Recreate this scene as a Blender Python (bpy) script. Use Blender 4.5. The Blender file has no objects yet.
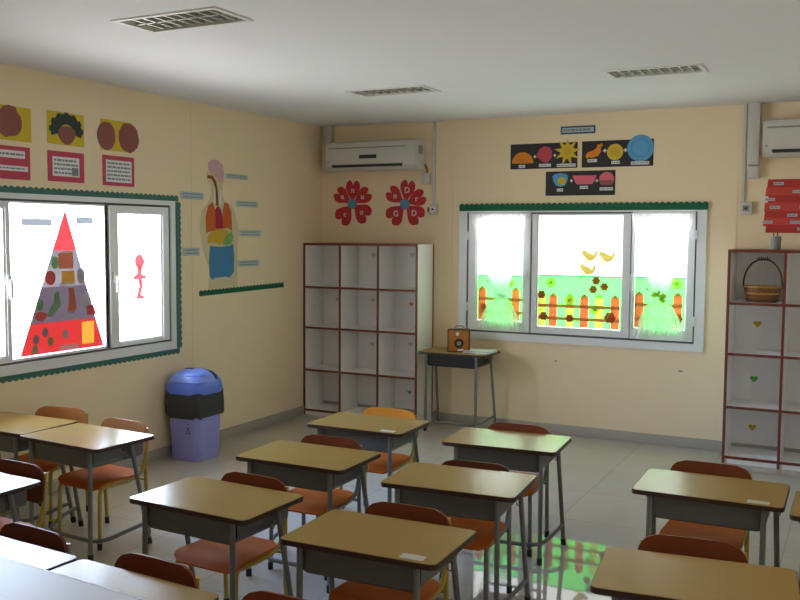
import bpy, bmesh, math, random
from math import sin, cos, pi, radians
from mathutils import Vector, Matrix
random.seed(4)
SC = bpy.context.scene
COL = SC.collection

# ------------------------------------------------------------------ materials
def mat(name, col, rough=.5, spec=.5, metal=0., noise=0., nscale=8., bump=0., bscale=60., coat=0.):
    m = bpy.data.materials.new(name); m.use_nodes = True
    nt = m.node_tree; b = nt.nodes['Principled BSDF']
    b.inputs['Base Color'].default_value = (*col, 1)
    b.inputs['Roughness'].default_value = rough
    b.inputs['Metallic'].default_value = metal
    b.inputs['Specular IOR Level'].default_value = spec
    b.inputs['Coat Weight'].default_value = coat
    b.inputs['Coat Roughness'].default_value = .08
    tc = nt.nodes.new('ShaderNodeTexCoord')
    if noise:
        n = nt.nodes.new('ShaderNodeTexNoise'); n.inputs['Scale'].default_value = nscale
        n.inputs['Detail'].default_value = 4
        mx = nt.nodes.new('ShaderNodeMix'); mx.data_type = 'RGBA'
        mx.inputs['A'].default_value = (*[c*(1-noise) for c in col], 1)
        mx.inputs['B'].default_value = (*[min(1, c*(1+noise)) for c in col], 1)
        nt.links.new(tc.outputs['Object'], n.inputs['Vector'])
        nt.links.new(n.outputs['Fac'], mx.inputs['Factor'])
        nt.links.new(mx.outputs['Result'], b.inputs['Base Color'])
    if bump:
        n2 = nt.nodes.new('ShaderNodeTexNoise'); n2.inputs['Scale'].default_value = bscale
        bp = nt.nodes.new('ShaderNodeBump'); bp.inputs['Strength'].default_value = bump; bp.inputs['Distance'].default_value = .002
        nt.links.new(tc.outputs['Object'], n2.inputs['Vector'])
        nt.links.new(n2.outputs['Fac'], bp.inputs['Height']); nt.links.new(bp.outputs['Normal'], b.inputs['Normal'])
    return m

def sheer_mat(name, col, trans, clear=0., tint=(1, 1, 1)):
    """thin paper, film or cloth: diffuse + translucent, with a share of see-through gaps"""
    m = bpy.data.materials.new(name); m.use_nodes = True
    nt = m.node_tree; nt.nodes.clear()
    out = nt.nodes.new('ShaderNodeOutputMaterial')
    d = nt.nodes.new('ShaderNodeBsdfDiffuse'); t = nt.nodes.new('ShaderNodeBsdfTranslucent')
    d.inputs['Color'].default_value = (*col, 1); t.inputs['Color'].default_value = (*col, 1)
    mx = nt.nodes.new('ShaderNodeMixShader'); mx.inputs[0].default_value = trans
    nt.links.new(d.outputs[0], mx.inputs[1]); nt.links.new(t.outputs[0], mx.inputs[2])
    last = mx
    if clear:
        tr = nt.nodes.new('ShaderNodeBsdfTransparent'); tr.inputs[0].default_value = (*tint, 1)
        m2 = nt.nodes.new('ShaderNodeMixShader'); m2.inputs[0].default_value = clear
        nt.links.new(mx.outputs[0], m2.inputs[1]); nt.links.new(tr.outputs[0], m2.inputs[2]); last = m2
    nt.links.new(last.outputs[0], out.inputs[0])
    return m

def glass_mat():
    m = bpy.data.materials.new('window_glass'); m.use_nodes = True
    nt = m.node_tree; nt.nodes.clear()
    out = nt.nodes.new('ShaderNodeOutputMaterial')
    tr = nt.nodes.new('ShaderNodeBsdfTransparent'); tr.inputs[0].default_value = (.95, .97, .96, 1)
    gl = nt.nodes.new('ShaderNodeBsdfGlossy'); gl.inputs['Roughness'].default_value = .02
    lw = nt.nodes.new('ShaderNodeLayerWeight'); lw.inputs['Blend'].default_value = .5
    pw = nt.nodes.new('ShaderNodeMath'); pw.operation = 'POWER'; pw.inputs[1].default_value = 5
    fr = nt.nodes.new('ShaderNodeMath'); fr.operation = 'MULTIPLY_ADD'; fr.inputs[1].default_value = .85; fr.inputs[2].default_value = .04
    nt.links.new(lw.outputs['Facing'], pw.inputs[0]); nt.links.new(pw.outputs[0], fr.inputs[0])
    mx = nt.nodes.new('ShaderNodeMixShader')
    nt.links.new(fr.outputs[0], mx.inputs[0]); nt.links.new(tr.outputs[0], mx.inputs[1]); nt.links.new(gl.outputs[0], mx.inputs[2])
    nt.links.new(mx.outputs[0], out.inputs[0])
    return m

def floor_mat():
    m = bpy.data.materials.new('floor_tile'); m.use_nodes = True
    nt = m.node_tree; b = nt.nodes['Principled BSDF']
    tc = nt.nodes.new('ShaderNodeTexCoord'); mp = nt.nodes.new('ShaderNodeMapping')
    mp.inputs['Location'].default_value = (-2.97, .38, 0)
    br = nt.nodes.new('ShaderNodeTexBrick'); br.offset = 0; br.squash = 1
    br.inputs['Color1'].default_value = (.535, .49, .41, 1); br.inputs['Color2'].default_value = (.505, .462, .388, 1)
    br.inputs['Mortar'].default_value = (.40, .37, .315, 1)
    br.inputs['Scale'].default_value = 1; br.inputs['Mortar Size'].default_value = .0035
    br.inputs['Brick Width'].default_value = .6; br.inputs['Row Height'].default_value = .6
    no = nt.nodes.new('ShaderNodeTexNoise'); no.inputs['Scale'].default_value = 5; no.inputs['Detail'].default_value = 6
    mx = nt.nodes.new('ShaderNodeMix'); mx.data_type = 'RGBA'; mx.blend_type = 'MULTIPLY'; mx.inputs['Factor'].default_value = .12
    nt.links.new(tc.outputs['Object'], mp.inputs['Vector']); nt.links.new(mp.outputs[0], br.inputs['Vector'])
    nt.links.new(tc.outputs['Object'], no.inputs['Vector'])
    nt.links.new(br.outputs['Color'], mx.inputs['A']); nt.links.new(no.outputs['Color'], mx.inputs['B'])
    nt.links.new(mx.outputs['Result'], b.inputs['Base Color'])
    b.inputs['Roughness'].default_value = .03; b.inputs['Specular IOR Level'].default_value = .21
    return m

def wood_mat(name, c1, c2, rough, scale=1., spec=.31):
    m = bpy.data.materials.new(name); m.use_nodes = True
    nt = m.node_tree; b = nt.nodes['Principled BSDF']
    tc = nt.nodes.new('ShaderNodeTexCoord'); mp = nt.nodes.new('ShaderNodeMapping')
    mp.inputs['Scale'].default_value = (3*scale, 40*scale, 3*scale)
    n = nt.nodes.new('ShaderNodeTexNoise'); n.inputs['Scale'].default_value = 2; n.inputs['Detail'].default_value = 5
    mx = nt.nodes.new('ShaderNodeMix'); mx.data_type = 'RGBA'
    mx.inputs['A'].default_value = (*c1, 1); mx.inputs['B'].default_value = (*c2, 1)
    nt.links.new(tc.outputs['Object'], mp.inputs[0]); nt.links.new(mp.outputs[0], n.inputs['Vector'])
    nt.links.new(n.outputs['Fac'], mx.inputs['Factor']); nt.links.new(mx.outputs['Result'], b.inputs['Base Color'])
    b.inputs['Roughness'].default_value = rough; b.inputs['Specular IOR Level'].default_value = spec
    return m

M = dict(
    wall=mat('cream_wall_panel', (.87, .71, .49), .6, .25, noise=.025, nscale=3, bump=.05),
    ceiling=mat('white_ceiling', (.82, .82, .85), .75, .2, noise=.015, nscale=2),
    floor=floor_mat(),
    base=mat('grey_tile_skirting', (.42, .39, .34), .25, .5, noise=.04),
    pvc=mat('white_window_plastic', (.78, .79, .82), .3, .5),
    gasket=mat('dark_gasket', (.08, .08, .09), .6),
    glass=glass_mat(),
    wood=wood_mat('desk_laminate', (.37, .225, .055), (.42, .26, .067), .22),
    edge=mat('dark_brown_edging', (.045, .022, .012), .4),
    greymetal=mat('grey_painted_steel', (.12, .122, .115), .4, .5, noise=.05),
    greytube=mat('grey_painted_tube', (.17, .175, .165), .32, .5),
    yellow=mat('mustard_painted_tube', (.46, .33, .045), .35, .5),
    black=mat('black_rubber', (.018, .016, .016), .6),
    ply=wood_mat('shaded_back_plywood', (.21, .054, .02), (.25, .068, .025), .42, .7, .1),  # same plywood as the seat, darkened for backs that stand in shade
    plyseatlit=wood_mat('lit_seat_plywood', (.54, .13, .022), (.62, .165, .032), .5, .7, .03),  # backrest plywood again, brightened for light falling from above
    plyorange=wood_mat('bright_orange_plywood', (.72, .27, .03), (.80, .32, .045), .42, .7, .1),
    plylight=wood_mat('light_orange_plywood', (.46, .17, .05), (.52, .21, .065), .42, .7, .1),
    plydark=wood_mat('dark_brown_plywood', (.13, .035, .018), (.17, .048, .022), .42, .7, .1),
    white=mat('white_melamine', (.88, .86, .84), .4, .4, noise=.01),
    cubbyedge=mat('red_brown_edging', (.17, .035, .022), .4),
    paper=mat('white_paper', (.78, .79, .80), .8, .2),
    sticker2=mat('off_white_letter_card', (.72, .66, .64), .8, .2),
    sticker=mat('worn_name_sticker', (.55, .50, .38), .5),
    ac=mat('air_conditioner_plastic', (.62, .605, .57), .35),
    acdark=mat('dark_vent_plastic', (.03, .03, .03), .5),
    acgrey=mat('grey_seam_plastic', (.30, .29, .28), .5),
    conduit=mat('pale_plastic_trunking', (.60, .575, .53), .45),
    alu=mat('satin_aluminium', (.55, .55, .52), .35, metal=.6),
    fixturewhite=mat('white_steel_frame', (.78, .78, .76), .4),
    fixturein=mat('fixture_inside', (.72, .72, .68), .4),
    tube=mat('unlit_fluorescent_tube', (.80, .80, .78), .25),
    binlav=mat('lavender_bin_plastic', (.36, .38, .92), .4, noise=.03),
    binblue=mat('blue_lid_plastic', (.13, .23, .86), .3),
    binflap=mat('pale_blue_flap_plastic', (.21, .33, .90), .3),
    bag=mat('black_bin_liner', (.035, .038, .045), .35, bump=.6, bscale=25),
    redshade=mat('shade_red_paper', (.50, .055, .05), .8, .2), red=mat('red_paper', (.62, .085, .07), .8, .2), darkred=mat('dark_red_ink', (.22, .02, .05), .7),
    crimson=mat('crimson_flower_card', (.54, .045, .055), .8, .2),
    pink=mat('pink_red_paper', (.55, .085, .13), .8, .2),
    rose=mat('rose_paper', (.75, .16, .23), .8, .2), palepink=mat('pale_pink_paper', (.66, .40, .44), .8, .2),
    yellowp=mat('yellow_paper', (.68, .49, .05), .8, .2), orange=mat('orange_paper', (.74, .26, .03), .8, .2),
    brownface=mat('brown_paper', (.30, .115, .10), .8, .2, noise=.08, nscale=40),
    feather=mat('dark_green_feather', (.035, .06, .055), .8, noise=.3, nscale=60),
    blackcard=mat('black_card', (.016, .015, .017), .6), bluecard=mat('sky_blue_card', (.12, .37, .62), .7, .2, noise=.08, nscale=60),
    navyblue=mat('dark_blue_paper', (.03, .075, .16), .7), navy=mat('navy_border', (.05, .11, .17), .7), ink=mat('grey_ink', (.22, .235, .27), .8),
    palelabel=mat('pale_blue_paper', (.46, .55, .57), .8, .2),
    borderteal=mat('teal_border_paper', (.075, .19, .165), .75, .2), bordergreen=mat('green_border_paper', (.022, .125, .07), .75, .2),
    cream=mat('cream_paper', (.66, .58, .36), .8, .2), lung=mat('orange_red_paper', (.60, .14, .035), .8, .2),
    heart=mat('crimson_paper', (.42, .035, .075), .8, .2), gullet=mat('brown_red_paper', (.33, .09, .03), .8, .2),
    stomach=mat('mustard_paper', (.62, .40, .045), .8, .2), liver=mat('leaf_green_paper', (.22, .44, .12), .8, .2),
    gut=mat('blue_paper', (.075, .24, .46), .8, .2), greenp=mat('green_paper', (.13, .40, .10), .8, .2),
    silver=mat('silver_coin_paper', (.50, .52, .50), .5), flowerblue=mat('blue_flower_centre', (.10, .28, .42), .5),
    wicker=mat('brown_wicker', (.20, .085, .025), .5, bump=.5, bscale=90), wickerband=mat('golden_wicker_band', (.46, .23, .05), .5),
    wickerdark=mat('dark_wicker', (.07, .035, .018), .6),
    boxorange=wood_mat('orange_box_wood', (.46, .17, .035), (.55, .215, .045), .4),
    greyclay=mat('grey_cup', (.22, .25, .26), .5), fadedgrey=mat('faded_grey_sticker', (.54, .54, .52), .6), pencil=mat('dark_green_pencil', (.05, .12, .05), .5),
    navytray=mat('navy_steel_tray', (.012, .014, .020), .4),
    tabletop=mat('pale_grey_table_laminate', (.44, .38, .32), .4, .5), edgeglint_knob=mat('white_edge_glint_and_knob', (.85, .85, .85), .3),
    # things stuck on or hung before the panes, lit from behind
    film=sheer_mat('green_window_film', (.33, .78, .42), .75, .85, tint=(.33, .88, .34)),
    filmdark=sheer_mat('dark_green_hem', (.10, .45, .34), .5),
    picket=sheer_mat('orange_card_picket', (.76, .37, .16), .46),
    picketyellow=sheer_mat('lime_card_picket', (.64, .78, .24), .6),
    stickbrown=sheer_mat('russet_card_flower', (.66, .22, .09), .6),
    stickolive=sheer_mat('olive_card_flower', (.84, .84, .30), .7),
    birdcard=sheer_mat('ochre_card_bird', (.68, .60, .24), .42),
    curtain=sheer_mat('sheer_white_voile', (.95, .96, .97), .52, .18),
    curtaintie=sheer_mat('gathered_white_voile', (.93, .96, .95), .75, .2),
    bow=sheer_mat('lime_ribbon', (.55, .75, .08), .45),
    pyrred=sheer_mat('red_poster_card', (.78, .14, .14), .20), pyrtip=sheer_mat('bright_red_poster_tip', (.95, .22, .24), .26),
    pyrgrey=sheer_mat('grey_poster_card', (.52, .48, .50), .24), pyrdark=sheer_mat('dark_poster_card', (.34, .28, .33), .22),
    pyrorange=sheer_mat('orange_poster_picture', (.90, .48, .30), .7), pyryellow=sheer_mat('yellow_poster_picture', (.90, .66, .22), .7),
    pyrpale=sheer_mat('pale_yellow_poster_picture', (.85, .55, .16), .24),
    pyrgreen=sheer_mat('green_poster_picture', (.48, .68, .42), .7), pyrwhite=sheer_mat('white_poster_picture', (.85, .83, .85), .6),
    greystrip=sheer_mat('grey_translucent_strip', (.55, .56, .60), .24), doll=sheer_mat('pink_film_figure', (.88, .28, .31), .36),
)

# ------------------------------------------------------------------ shape helpers
def box(bm, lo, hi, bev=0., seg=2):
    lo = Vector(lo); hi = Vector(hi)
    r = bmesh.ops.create_cube(bm, size=1)
    vs = r['verts']
    for v in vs:
        v.co = Vector((lo[i] + (v.co[i]+.5)*(hi[i]-lo[i]) for i in range(3)))
    if bev:
        es = list({e for v in vs for e in v.link_edges})
        bmesh.ops.bevel(bm, geom=es, offset=bev, segments=seg, affect='EDGES', profile=.5)

def tube(bm, pts, r, n=10, taper=None):
    pts = [Vector(p) for p in pts]; rings = []
    t0 = (pts[1]-pts[0]).normalized()
    up = Vector((0, 0, 1)) if abs(t0.z) < .9 else Vector((1, 0, 0))
    nrm = (up - t0*up.dot(t0)).normalized()
    for i, p in enumerate(pts):
        if i == 0: t = pts[1]-pts[0]
        elif i == len(pts)-1: t = pts[-1]-pts[-2]
        else: t = (pts[i+1]-p).normalized() + (p-pts[i-1]).normalized()
        t.normalize()
        nrm = (nrm - t*nrm.dot(t)).normalized(); bn = t.cross(nrm)
        rr = r if taper is None else r*taper[i]
        rings.append([bm.verts.new(p + nrm*rr*cos(2*pi*k/n) + bn*rr*sin(2*pi*k/n)) for k in range(n)])
    for a, b in zip(rings, rings[1:]):
        for k in range(n): bm.faces.new((a[k], a[(k+1) % n], b[(k+1) % n], b[k]))
    bm.faces.new(rings[0][::-1]); bm.faces.new(rings[-1])

def smooth_path(pts, rad=.05, n=5):
    """polyline with rounded corners"""
    P = [Vector(p) for p in pts]; out = [P[0]]
    for a, b, c in zip(P, P[1:], P[2:]):
        d1 = min(rad, (a-b).length*.49); d2 = min(rad, (c-b).length*.49)
        s = b + (a-b).normalized()*d1; e = b + (c-b).normalized()*d2
        for k in range(n+1):
            t = k/n; out.append(s*(1-t)**2 + b*2*t*(1-t) + e*t*t)
    out.append(P[-1]); return out

def lathe(bm, prof, c, n=24, caps=True):
    rings = [[bm.verts.new((c[0]+r*cos(2*pi*k/n), c[1]+r*sin(2*pi*k/n), c[2]+z)) for k in range(n)] for r, z in prof]
    for a, b in zip(rings, rings[1:]):
        for k in range(n): bm.faces.new((a[k], a[(k+1) % n], b[(k+1) % n], b[k]))
    if caps:
        bm.faces.new(rings[0][::-1]); bm.faces.new(rings[-1])

def loft(bm, rings, capped=True):
    R = [[bm.verts.new(p) for p in ring] for ring in rings]; n = len(R[0])
    for a, b in zip(R, R[1:]):
        for k in range(n): bm.faces.new((a[k], a[(k+1) % n], b[(k+1) % n], b[k]))
    if capped:
        bm.faces.new(R[0][::-1]); bm.faces.new(R[-1])

def rrect(w, d, r, n=5, cx=0., cy=0.):
    """rounded rectangle outline, counter-clockwise; r one radius or four (NE, NW, SW, SE)"""
    rs = r if isinstance(r, (tuple, list)) else (r,)*4
    out = []
    for (sx, sy, a0), q in zip(((1, 1, 0), (-1, 1, 90), (-1, -1, 180), (1, -1, 270)), rs):
        for k in range(n+1):
            a = radians(a0 + 90*k/n)
            out.append((cx+sx*(w/2-q)+q*cos(a), cy+sy*(d/2-q)+q*sin(a)))
    return out

AX = {'z': lambda u, v, d: Vector((u, v, d)),
      'back': lambda u, v, d: Vector((u, -d, v)),        # u=x, v=z, d=distance from the back wall
      'left': lambda u, v, d: Vector((d, u, v)),
      'right': lambda u, v, d: Vector((RX-d, u, v)), 'front': lambda u, v, d: Vector((u, RY+d, v))}
RX, RY, H, T = 6.3, -9.2, 2.6, .12         # u=y, v=z, d=distance from the left wall

def prism(bm, poly, ax, d0, d1, holes=None):
    f = AX[ax]
    a = [bm.verts.new(f(u, v, d0)) for u, v in poly]; b = [bm.verts.new(f(u, v, d1)) for u, v in poly]
    n = len(poly)
    bm.faces.new(a[::-1]); bm.faces.new(b)
    for k in range(n): bm.faces.new((a[k], a[(k+1) % n], b[(k+1) % n], b[k]))

def rect(u0, v0, u1, v1): return [(u0, v0), (u1, v0), (u1, v1), (u0, v1)]
def disc(cu, cv, ru, rv=None, n=20): 
    rv = rv or ru
    return [(cu+ru*cos(2*pi*k/n), cv+rv*sin(2*pi*k/n)) for k in range(n)]

def ring(bm, outer, inner, ax, d0, d1):
    f = AX[ax]; n = len(outer)
    A = [[bm.verts.new(f(u, v, d)) for u, v in p] for p, d in ((outer, d0), (inner, d0), (inner, d1), (outer, d1))]
    for i in range(4):
        p, q = A[i], A[(i+1) % 4]
        for k in range(n): bm.faces.new((p[k], p[(k+1) % n], q[(k+1) % n], q[k]))

def sheet(bm, nu, nv, f, th=.01, wrap=False):
    """curved plate: f(u,v) in [0,1]^2, thickened along its normals"""
    P = [[Vector(f(i/nu, j/nv)) for i in range(nu+1)] for j in range(nv+1)]
    N = [[None]*(nu+1) for _ in range(nv+1)]
    for j in range(nv+1):
        for i in range(nu+1):
            du = P[j][min(i+1, nu)] - P[j][max(i-1, 0)]; dv = P[min(j+1, nv)][i] - P[max(j-1, 0)][i]
            c = du.cross(dv); N[j][i] = c.normalized() if c.length > 1e-9 else Vector((0, 0, 1))
    T = [[bm.verts.new(P[j][i] + N[j][i]*th/2) for i in range(nu+1)] for j in range(nv+1)]
    B = [[bm.verts.new(P[j][i] - N[j][i]*th/2) for i in range(nu+1)] for j in range(nv+1)]
    for j in range(nv):
        for i in range(nu):
            bm.faces.new((T[j][i], T[j][i+1], T[j+1][i+1], T[j+1][i]))
            bm.faces.new((B[j][i], B[j+1][i], B[j+1][i+1], B[j][i+1]))
    for i in range(nu):
        bm.faces.new((T[0][i+1], T[0][i], B[0][i], B[0][i+1])); bm.faces.new((T[nv][i], T[nv][i+1], B[nv][i+1], B[nv][i]))
    for j in range(nv):
        bm.faces.new((T[j][0], T[j+1][0], B[j+1][0], B[j][0])); bm.faces.new((T[j+1][nu], T[j][nu], B[j][nu], B[j+1][nu]))

def NB(): return bmesh.new()

# ------------------------------------------------------------------ object helpers
def finish(name, bm, m, smooth=True):
    bmesh.ops.recalc_face_normals(bm, faces=bm.faces)
    me = bpy.data.meshes.new(name); bm.to_mesh(me); bm.free()
    if smooth:
        for p in me.polygons: p.use_smooth = True
        try: me.set_sharp_from_angle(angle=radians(35))
        except Exception: pass
    me.materials.append(m)
    o = bpy.data.objects.new(name, me); COL.objects.link(o)
    return o

def tag(o, label=None, cat=None, group=None, kind=None):
    if label: o['label'] = label
    if cat: o['category'] = cat
    if group: o['group'] = group
    if kind: o['kind'] = kind
    return o

def thing(name, label, cat, loc, group=None):
    o = bpy.data.objects.new(name, None); COL.objects.link(o); o.location = loc
    o.empty_display_size = .1
    return tag(o, label, cat, group)

def world_origin(o):
    v = Vector((0, 0, 0))
    while o is not None: v += o.location; o = o.parent
    return v

def part(name, bm, m, parent, label=None):
    """bm is in world coordinates (parents unrotated while building)"""
    bmesh.ops.translate(bm, verts=bm.verts, vec=-world_origin(parent))
    o = finish(name, bm, m); o.parent = parent
    if label: o['label'] = label
    return o

def single(name, bm, m, label=None, cat=None, group=None, kind=None):
    lo = [min(v.co[i] for v in bm.verts) for i in range(3)]; hi = [max(v.co[i] for v in bm.verts) for i in range(3)]
    c = Vector(((lo[0]+hi[0])/2, (lo[1]+hi[1])/2, lo[2]))
    bmesh.ops.translate(bm, verts=bm.verts, vec=-c)
    o = finish(name, bm, m); o.location = c
    return tag(o, label, cat, group, kind)

def struct(name, bm, m):
    o = finish(name, bm, m); o['kind'] = 'structure'; return o

def dup(root, loc, rz, label=None):
    def cp(o, par):
        c = o.copy(); COL.objects.link(c); c.parent = par
        for ch in list(o.children): cp(ch, c)
        return c
    r = cp(root, None); r.location = loc; r.rotation_euler = (0, 0, rz)
    if label: r['label'] = label
    return r

def repaint(root, mapping):
    stack = list(root.children)
    while stack:
        o = stack.pop(); stack.extend(o.children)
        base = o.name.split('.')[0]
        if base in mapping and o.type == 'MESH':
            o.material_slots[0].link = 'OBJECT'; o.material_slots[0].material = M[mapping[base]]

# ------------------------------------------------------------------ the room
def wall_panel(bm, us, vs, holes, f, d0, d1):
    """slab with rectangular holes; f(u,v,d)"""
    us = sorted(set(us + [h[i] for h in holes for i in (0, 2)])); vs = sorted(set(vs + [h[i] for h in holes for i in (1, 3)]))
    def solid(i, j):
        if i < 0 or j < 0 or i >= len(us)-1 or j >= len(vs)-1: return False
        cu, cv = (us[i]+us[i+1])/2, (vs[j]+vs[j+1])/2
        return not any(h[0] < cu < h[2] and h[1] < cv < h[3] for h in holes)
    cache = {}
    def V(i, j, d):
        if (i, j, d) not in cache: cache[i, j, d] = bm.verts.new(f(us[i], vs[j], d))
        return cache[i, j, d]
    for i in range(len(us)-1):
        for j in range(len(vs)-1):
            if not solid(i, j): continue
            for d in (d0, d1): bm.faces.new((V(i, j, d), V(i+1, j, d), V(i+1, j+1, d), V(i, j+1, d)))
            for (di, dj, a, b) in ((-1, 0, (i, j), (i, j+1)), (1, 0, (i+1, j), (i+1, j+1)), (0, -1, (i, j), (i+1, j)), (0, 1, (i, j+1), (i+1, j+1))):
                if not solid(i+di, j+dj): bm.faces.new((V(*a, d0), V(*b, d0), V(*b, d1), V(*a, d1)))

LIGHTS = [(1.385, -4.025, 1.955, -3.765), (1.30, -1.765, 1.865, -1.505), (3.07, -1.795, 3.61, -1.535)]
W1 = (-4.03, .80, -2.03, 1.855)     # left window hole (y0,z0,y1,z1)
W2 = (1.40, .762, 3.395, 1.845)      # back window hole
W4 = (-5.2, .80, -3.6, 1.95)      # unseen window added in the right wall for fill light
W5 = (1.2, .80, 2.4, 1.95)        # extra unseen window behind the camera, added to brighten the room
bm = NB(); box(bm, (-T, RY-T, -.1), (RX+T, T, 0)); struct('floor', bm, M['floor'])
bm = NB(); wall_panel(bm, [-T, RX+T], [RY-T, T], LIGHTS, lambda u, v, d: Vector((u, v, d)), H, H+.1); struct('ceiling', bm, M['ceiling'])
bm = NB(); wall_panel(bm, [0, RX], [0, H], [W2], AX['back'], 0, -T); struct('wall_back', bm, M['wall'])
bm = NB(); wall_panel(bm, [RY, T], [0, H], [W1], AX['left'], 0, -T); struct('wall_left', bm, M['wall'])
bm = NB(); wall_panel(bm, [RY, T], [0, H], [W4], AX['right'], 0, -T); struct('wall_right', bm, M['wall'])
bm = NB(); wall_panel(bm, [0, RX], [0, H], [W5], AX['front'], 0, -T); struct('wall_front', bm, M['wall'])
bm = NB(); box(bm, (.014, -.014, 0), (RX, 0, .08), .004); struct('baseboard_back', bm, M['base'])
bm = NB(); box(bm, (0, RY, 0), (.014, -.014, .08), .004); struct('baseboard_left', bm, M['base'])
bm = NB(); box(bm, (3.605, -.003, .08), (3.62, 0, H)); struct('trim_1', bm, M['wall'])
bm = NB(); box(bm, (0, -1.835, .08), (.003, -1.818, H)); struct('trim_2', bm, M['wall'])
bm = NB(); box(bm, (1.30, -.003, .08), (1.315, 0, H)); struct('trim_3', bm, M['wall'])

# ---- windows (built in u along the wall, v up)
def frame_ring(bm, u0, v0, u1, v1, w, ax, d0, d1, wl=None, wr=None, wt=None, wb=None):
    wl = wl or w; wr = wr or w; wt = wt or w; wb = wb or w
    ring(bm, rect(u0, v0, u1, v1), rect(u0+wl, v0+wb, u1-wr, v1-wt), ax, d0, d1)

def build_window(name, ax, hole, cover, sashes, hinges, handles):
    """hole (u0,v0,u1,v1); cover = outer casing; sashes = [(u0,v0,u1,v1, pane rect, front d)]"""
    root = bpy.data.objects.new(name, None); COL.objects.link(root); root['kind'] = 'structure'
    root.location = AX[ax]((hole[0]+hole[2])/2, hole[1], 0)
    bm = NB(); ring(bm, rect(*cover), rect(hole[0]+.055, hole[1]+.045, hole[2]-.055, hole[3]-.03), ax, 0.0005, .022)
    ring(bm, rect(hole[0]+.001, hole[1]+.001, hole[2]-.001, hole[3]-.001), rect(hole[0]+.055, hole[1]+.045, hole[2]-.055, hole[3]-.03), ax, -.09, .0005)
    part('window_frame', bm, M['pvc'], root)
    bm = NB(); ring(bm, rect(hole[0]+.055, hole[1]+.045, hole[2]-.055, hole[3]-.03), rect(hole[0]+.068, hole[1]+.058, hole[2]-.068, hole[3]-.042), ax, -.06, .006)
    part('gasket', bm, M['gasket'], root)
    bm = NB(); so = sorted(sashes); lo_v, hi_v = so[0][1], so[0][3]
    ring(bm, rect(hole[0]+.056, hole[1]+.046, hole[2]-.056, hole[3]-.031), rect(so[0][0]+.012, lo_v+.012, so[-1][2]-.012, hi_v-.012), ax, -.075, -.051)
    for a_, b_ in zip(so, so[1:]): prism(bm, rect(a_[2]-.012, lo_v, b_[0]+.012, hi_v), ax, -.075, -.051)
    part('mullion', bm, M['pvc'], root)
    for (u0, v0, u1, v1, p, d) in sashes:
        bm = NB(); ring(bm, rect(u0, v0, u1, v1), rect(p[0]-.012, p[1]-.012, p[2]+.012, p[3]+.012), ax, -.05, d)
        ring(bm, rect(p[0]-.012, p[1]-.012, p[2]+.012, p[3]+.012), rect(*p), ax, -.05, d-.012)
        s = part('sash', bm, M['pvc'], root)
        bm = NB(); prism(bm, rect(p[0]-.005, p[1]-.005, p[2]+.005, p[3]+.005), ax, -.030, -.026)
        part('pane', bm, M['glass'], s)
    for (u, v) in hinges:
        bm = NB(); prism(bm, rect(u-.010, v-.035, u+.010, v+.035), ax, .0, .036); part('hinge', bm, M['pvc'], root)
    for (u, v) in handles:
        bm = NB(); prism(bm, rect(u-.014, v-.035, u+.014, v+.035), ax, .012, .028)
        prism(bm, rect(u-.009, v-.10, u+.009, v+.01), ax, .028, .045); part('window_handle', bm, M['pvc'], root)
    return root

build_window('window_2', 'back', W2, (1.386, .747, 3.408, 1.848),
    [(1.470, .822, 2.018, 1.812, (1.547, .905, 1.952, 1.765), .012),
     (2.030, .822, 2.838, 1.812, (2.080, .878, 2.771, 1.790), .0),
     (2.850, .822, 3.327, 1.812, (2.873, .905, 3.268, 1.765), .012)],
    [(1.462, 1.62), (1.462, 1.02), (3.335, 1.64), (3.335, .98)], [(1.985, 1.30), (2.862, 1.30)])
build_window('window_1', 'left', W1, (-4.08, .785, -2.028, 1.858),
    [(-3.96, .858, -3.475, 1.81, (-3.90, .90, -3.515, 1.765), .012),
     (-3.465, .858, -2.690, 1.81, (-3.455, .872, -2.702, 1.80), .0),
     (-2.676, .858, -2.10, 1.81, (-2.587, .892, -2.173, 1.755), .012)],
    [], [(-3.495, 1.34), (-2.64, 1.33)])
for nm, ax, W in (('fill_window_right', 'right', W4), ('fill_window_front', 'front', W5)):
    n_ = 2; L = (W[2]-W[0]-.14)/n_
    build_window(nm, ax, W, (W[0]-.03, .77, W[2]+.03, 1.98),
        [(W[0]+.07+L*k, .86, W[0]+.07+L*(k+1), 1.90, (W[0]+.13+L*k, .92, W[0]+.01+L*(k+1), 1.84), .012) for k in range(n_)], [], [])
# ------------------------------------------------------------------ ceiling lights (switched off)
def ceiling_light(r, label):
    u0, v0, u1, v1 = r; cx, cy = (u0+u1)/2, (v0+v1)/2
    t = thing('ceiling_light', label, 'ceiling light', (cx, cy, H-.006), 'recessed louvred ceiling lights')
    bm = NB(); ring(bm, rect(u0-.012, v0-.012, u1+.012, v1+.012), rect(u0+.012, v0+.012, u1-.012, v1-.012), 'z', H-.006, H-.0005); part('frame', bm, M['fixturewhite'], t)
    bm = NB(); ring(bm, rect(u0+.004, v0+.004, u1-.004, v1-.004), rect(u0+.010, v0+.010, u1-.010, v1-.010), 'z', H-.0005, H+.085)
    box(bm, (u0+.004, v0+.004, H+.085), (u1-.004, v1-.004, H+.09)); part('housing', bm, M['fixturein'], t)
    bm = NB()
    n = 9
    for k in range(1, n):
        x = u0+.01+(u1-u0-.02)*k/n
        prism(bm, [(x-.005, H+.003), (x+.005, H+.003), (x+.001, H+.048), (x-.001, H+.048)], 'back', -(v0+.012), -(v1-.012))
    box(bm, (u0+.012, cy-.006, H+.003), (u1-.012, cy+.006, H+.048))
    part('louver', bm, M['alu'], t)
    for s in (-1, 1):
        bm = NB(); tube(bm, [(u0+.03, cy+s*.066, H+.066), (u1-.03, cy+s*.066, H+.066)], .013, 10); part('fluorescent_tube', bm, M['tube'], t)
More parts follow.
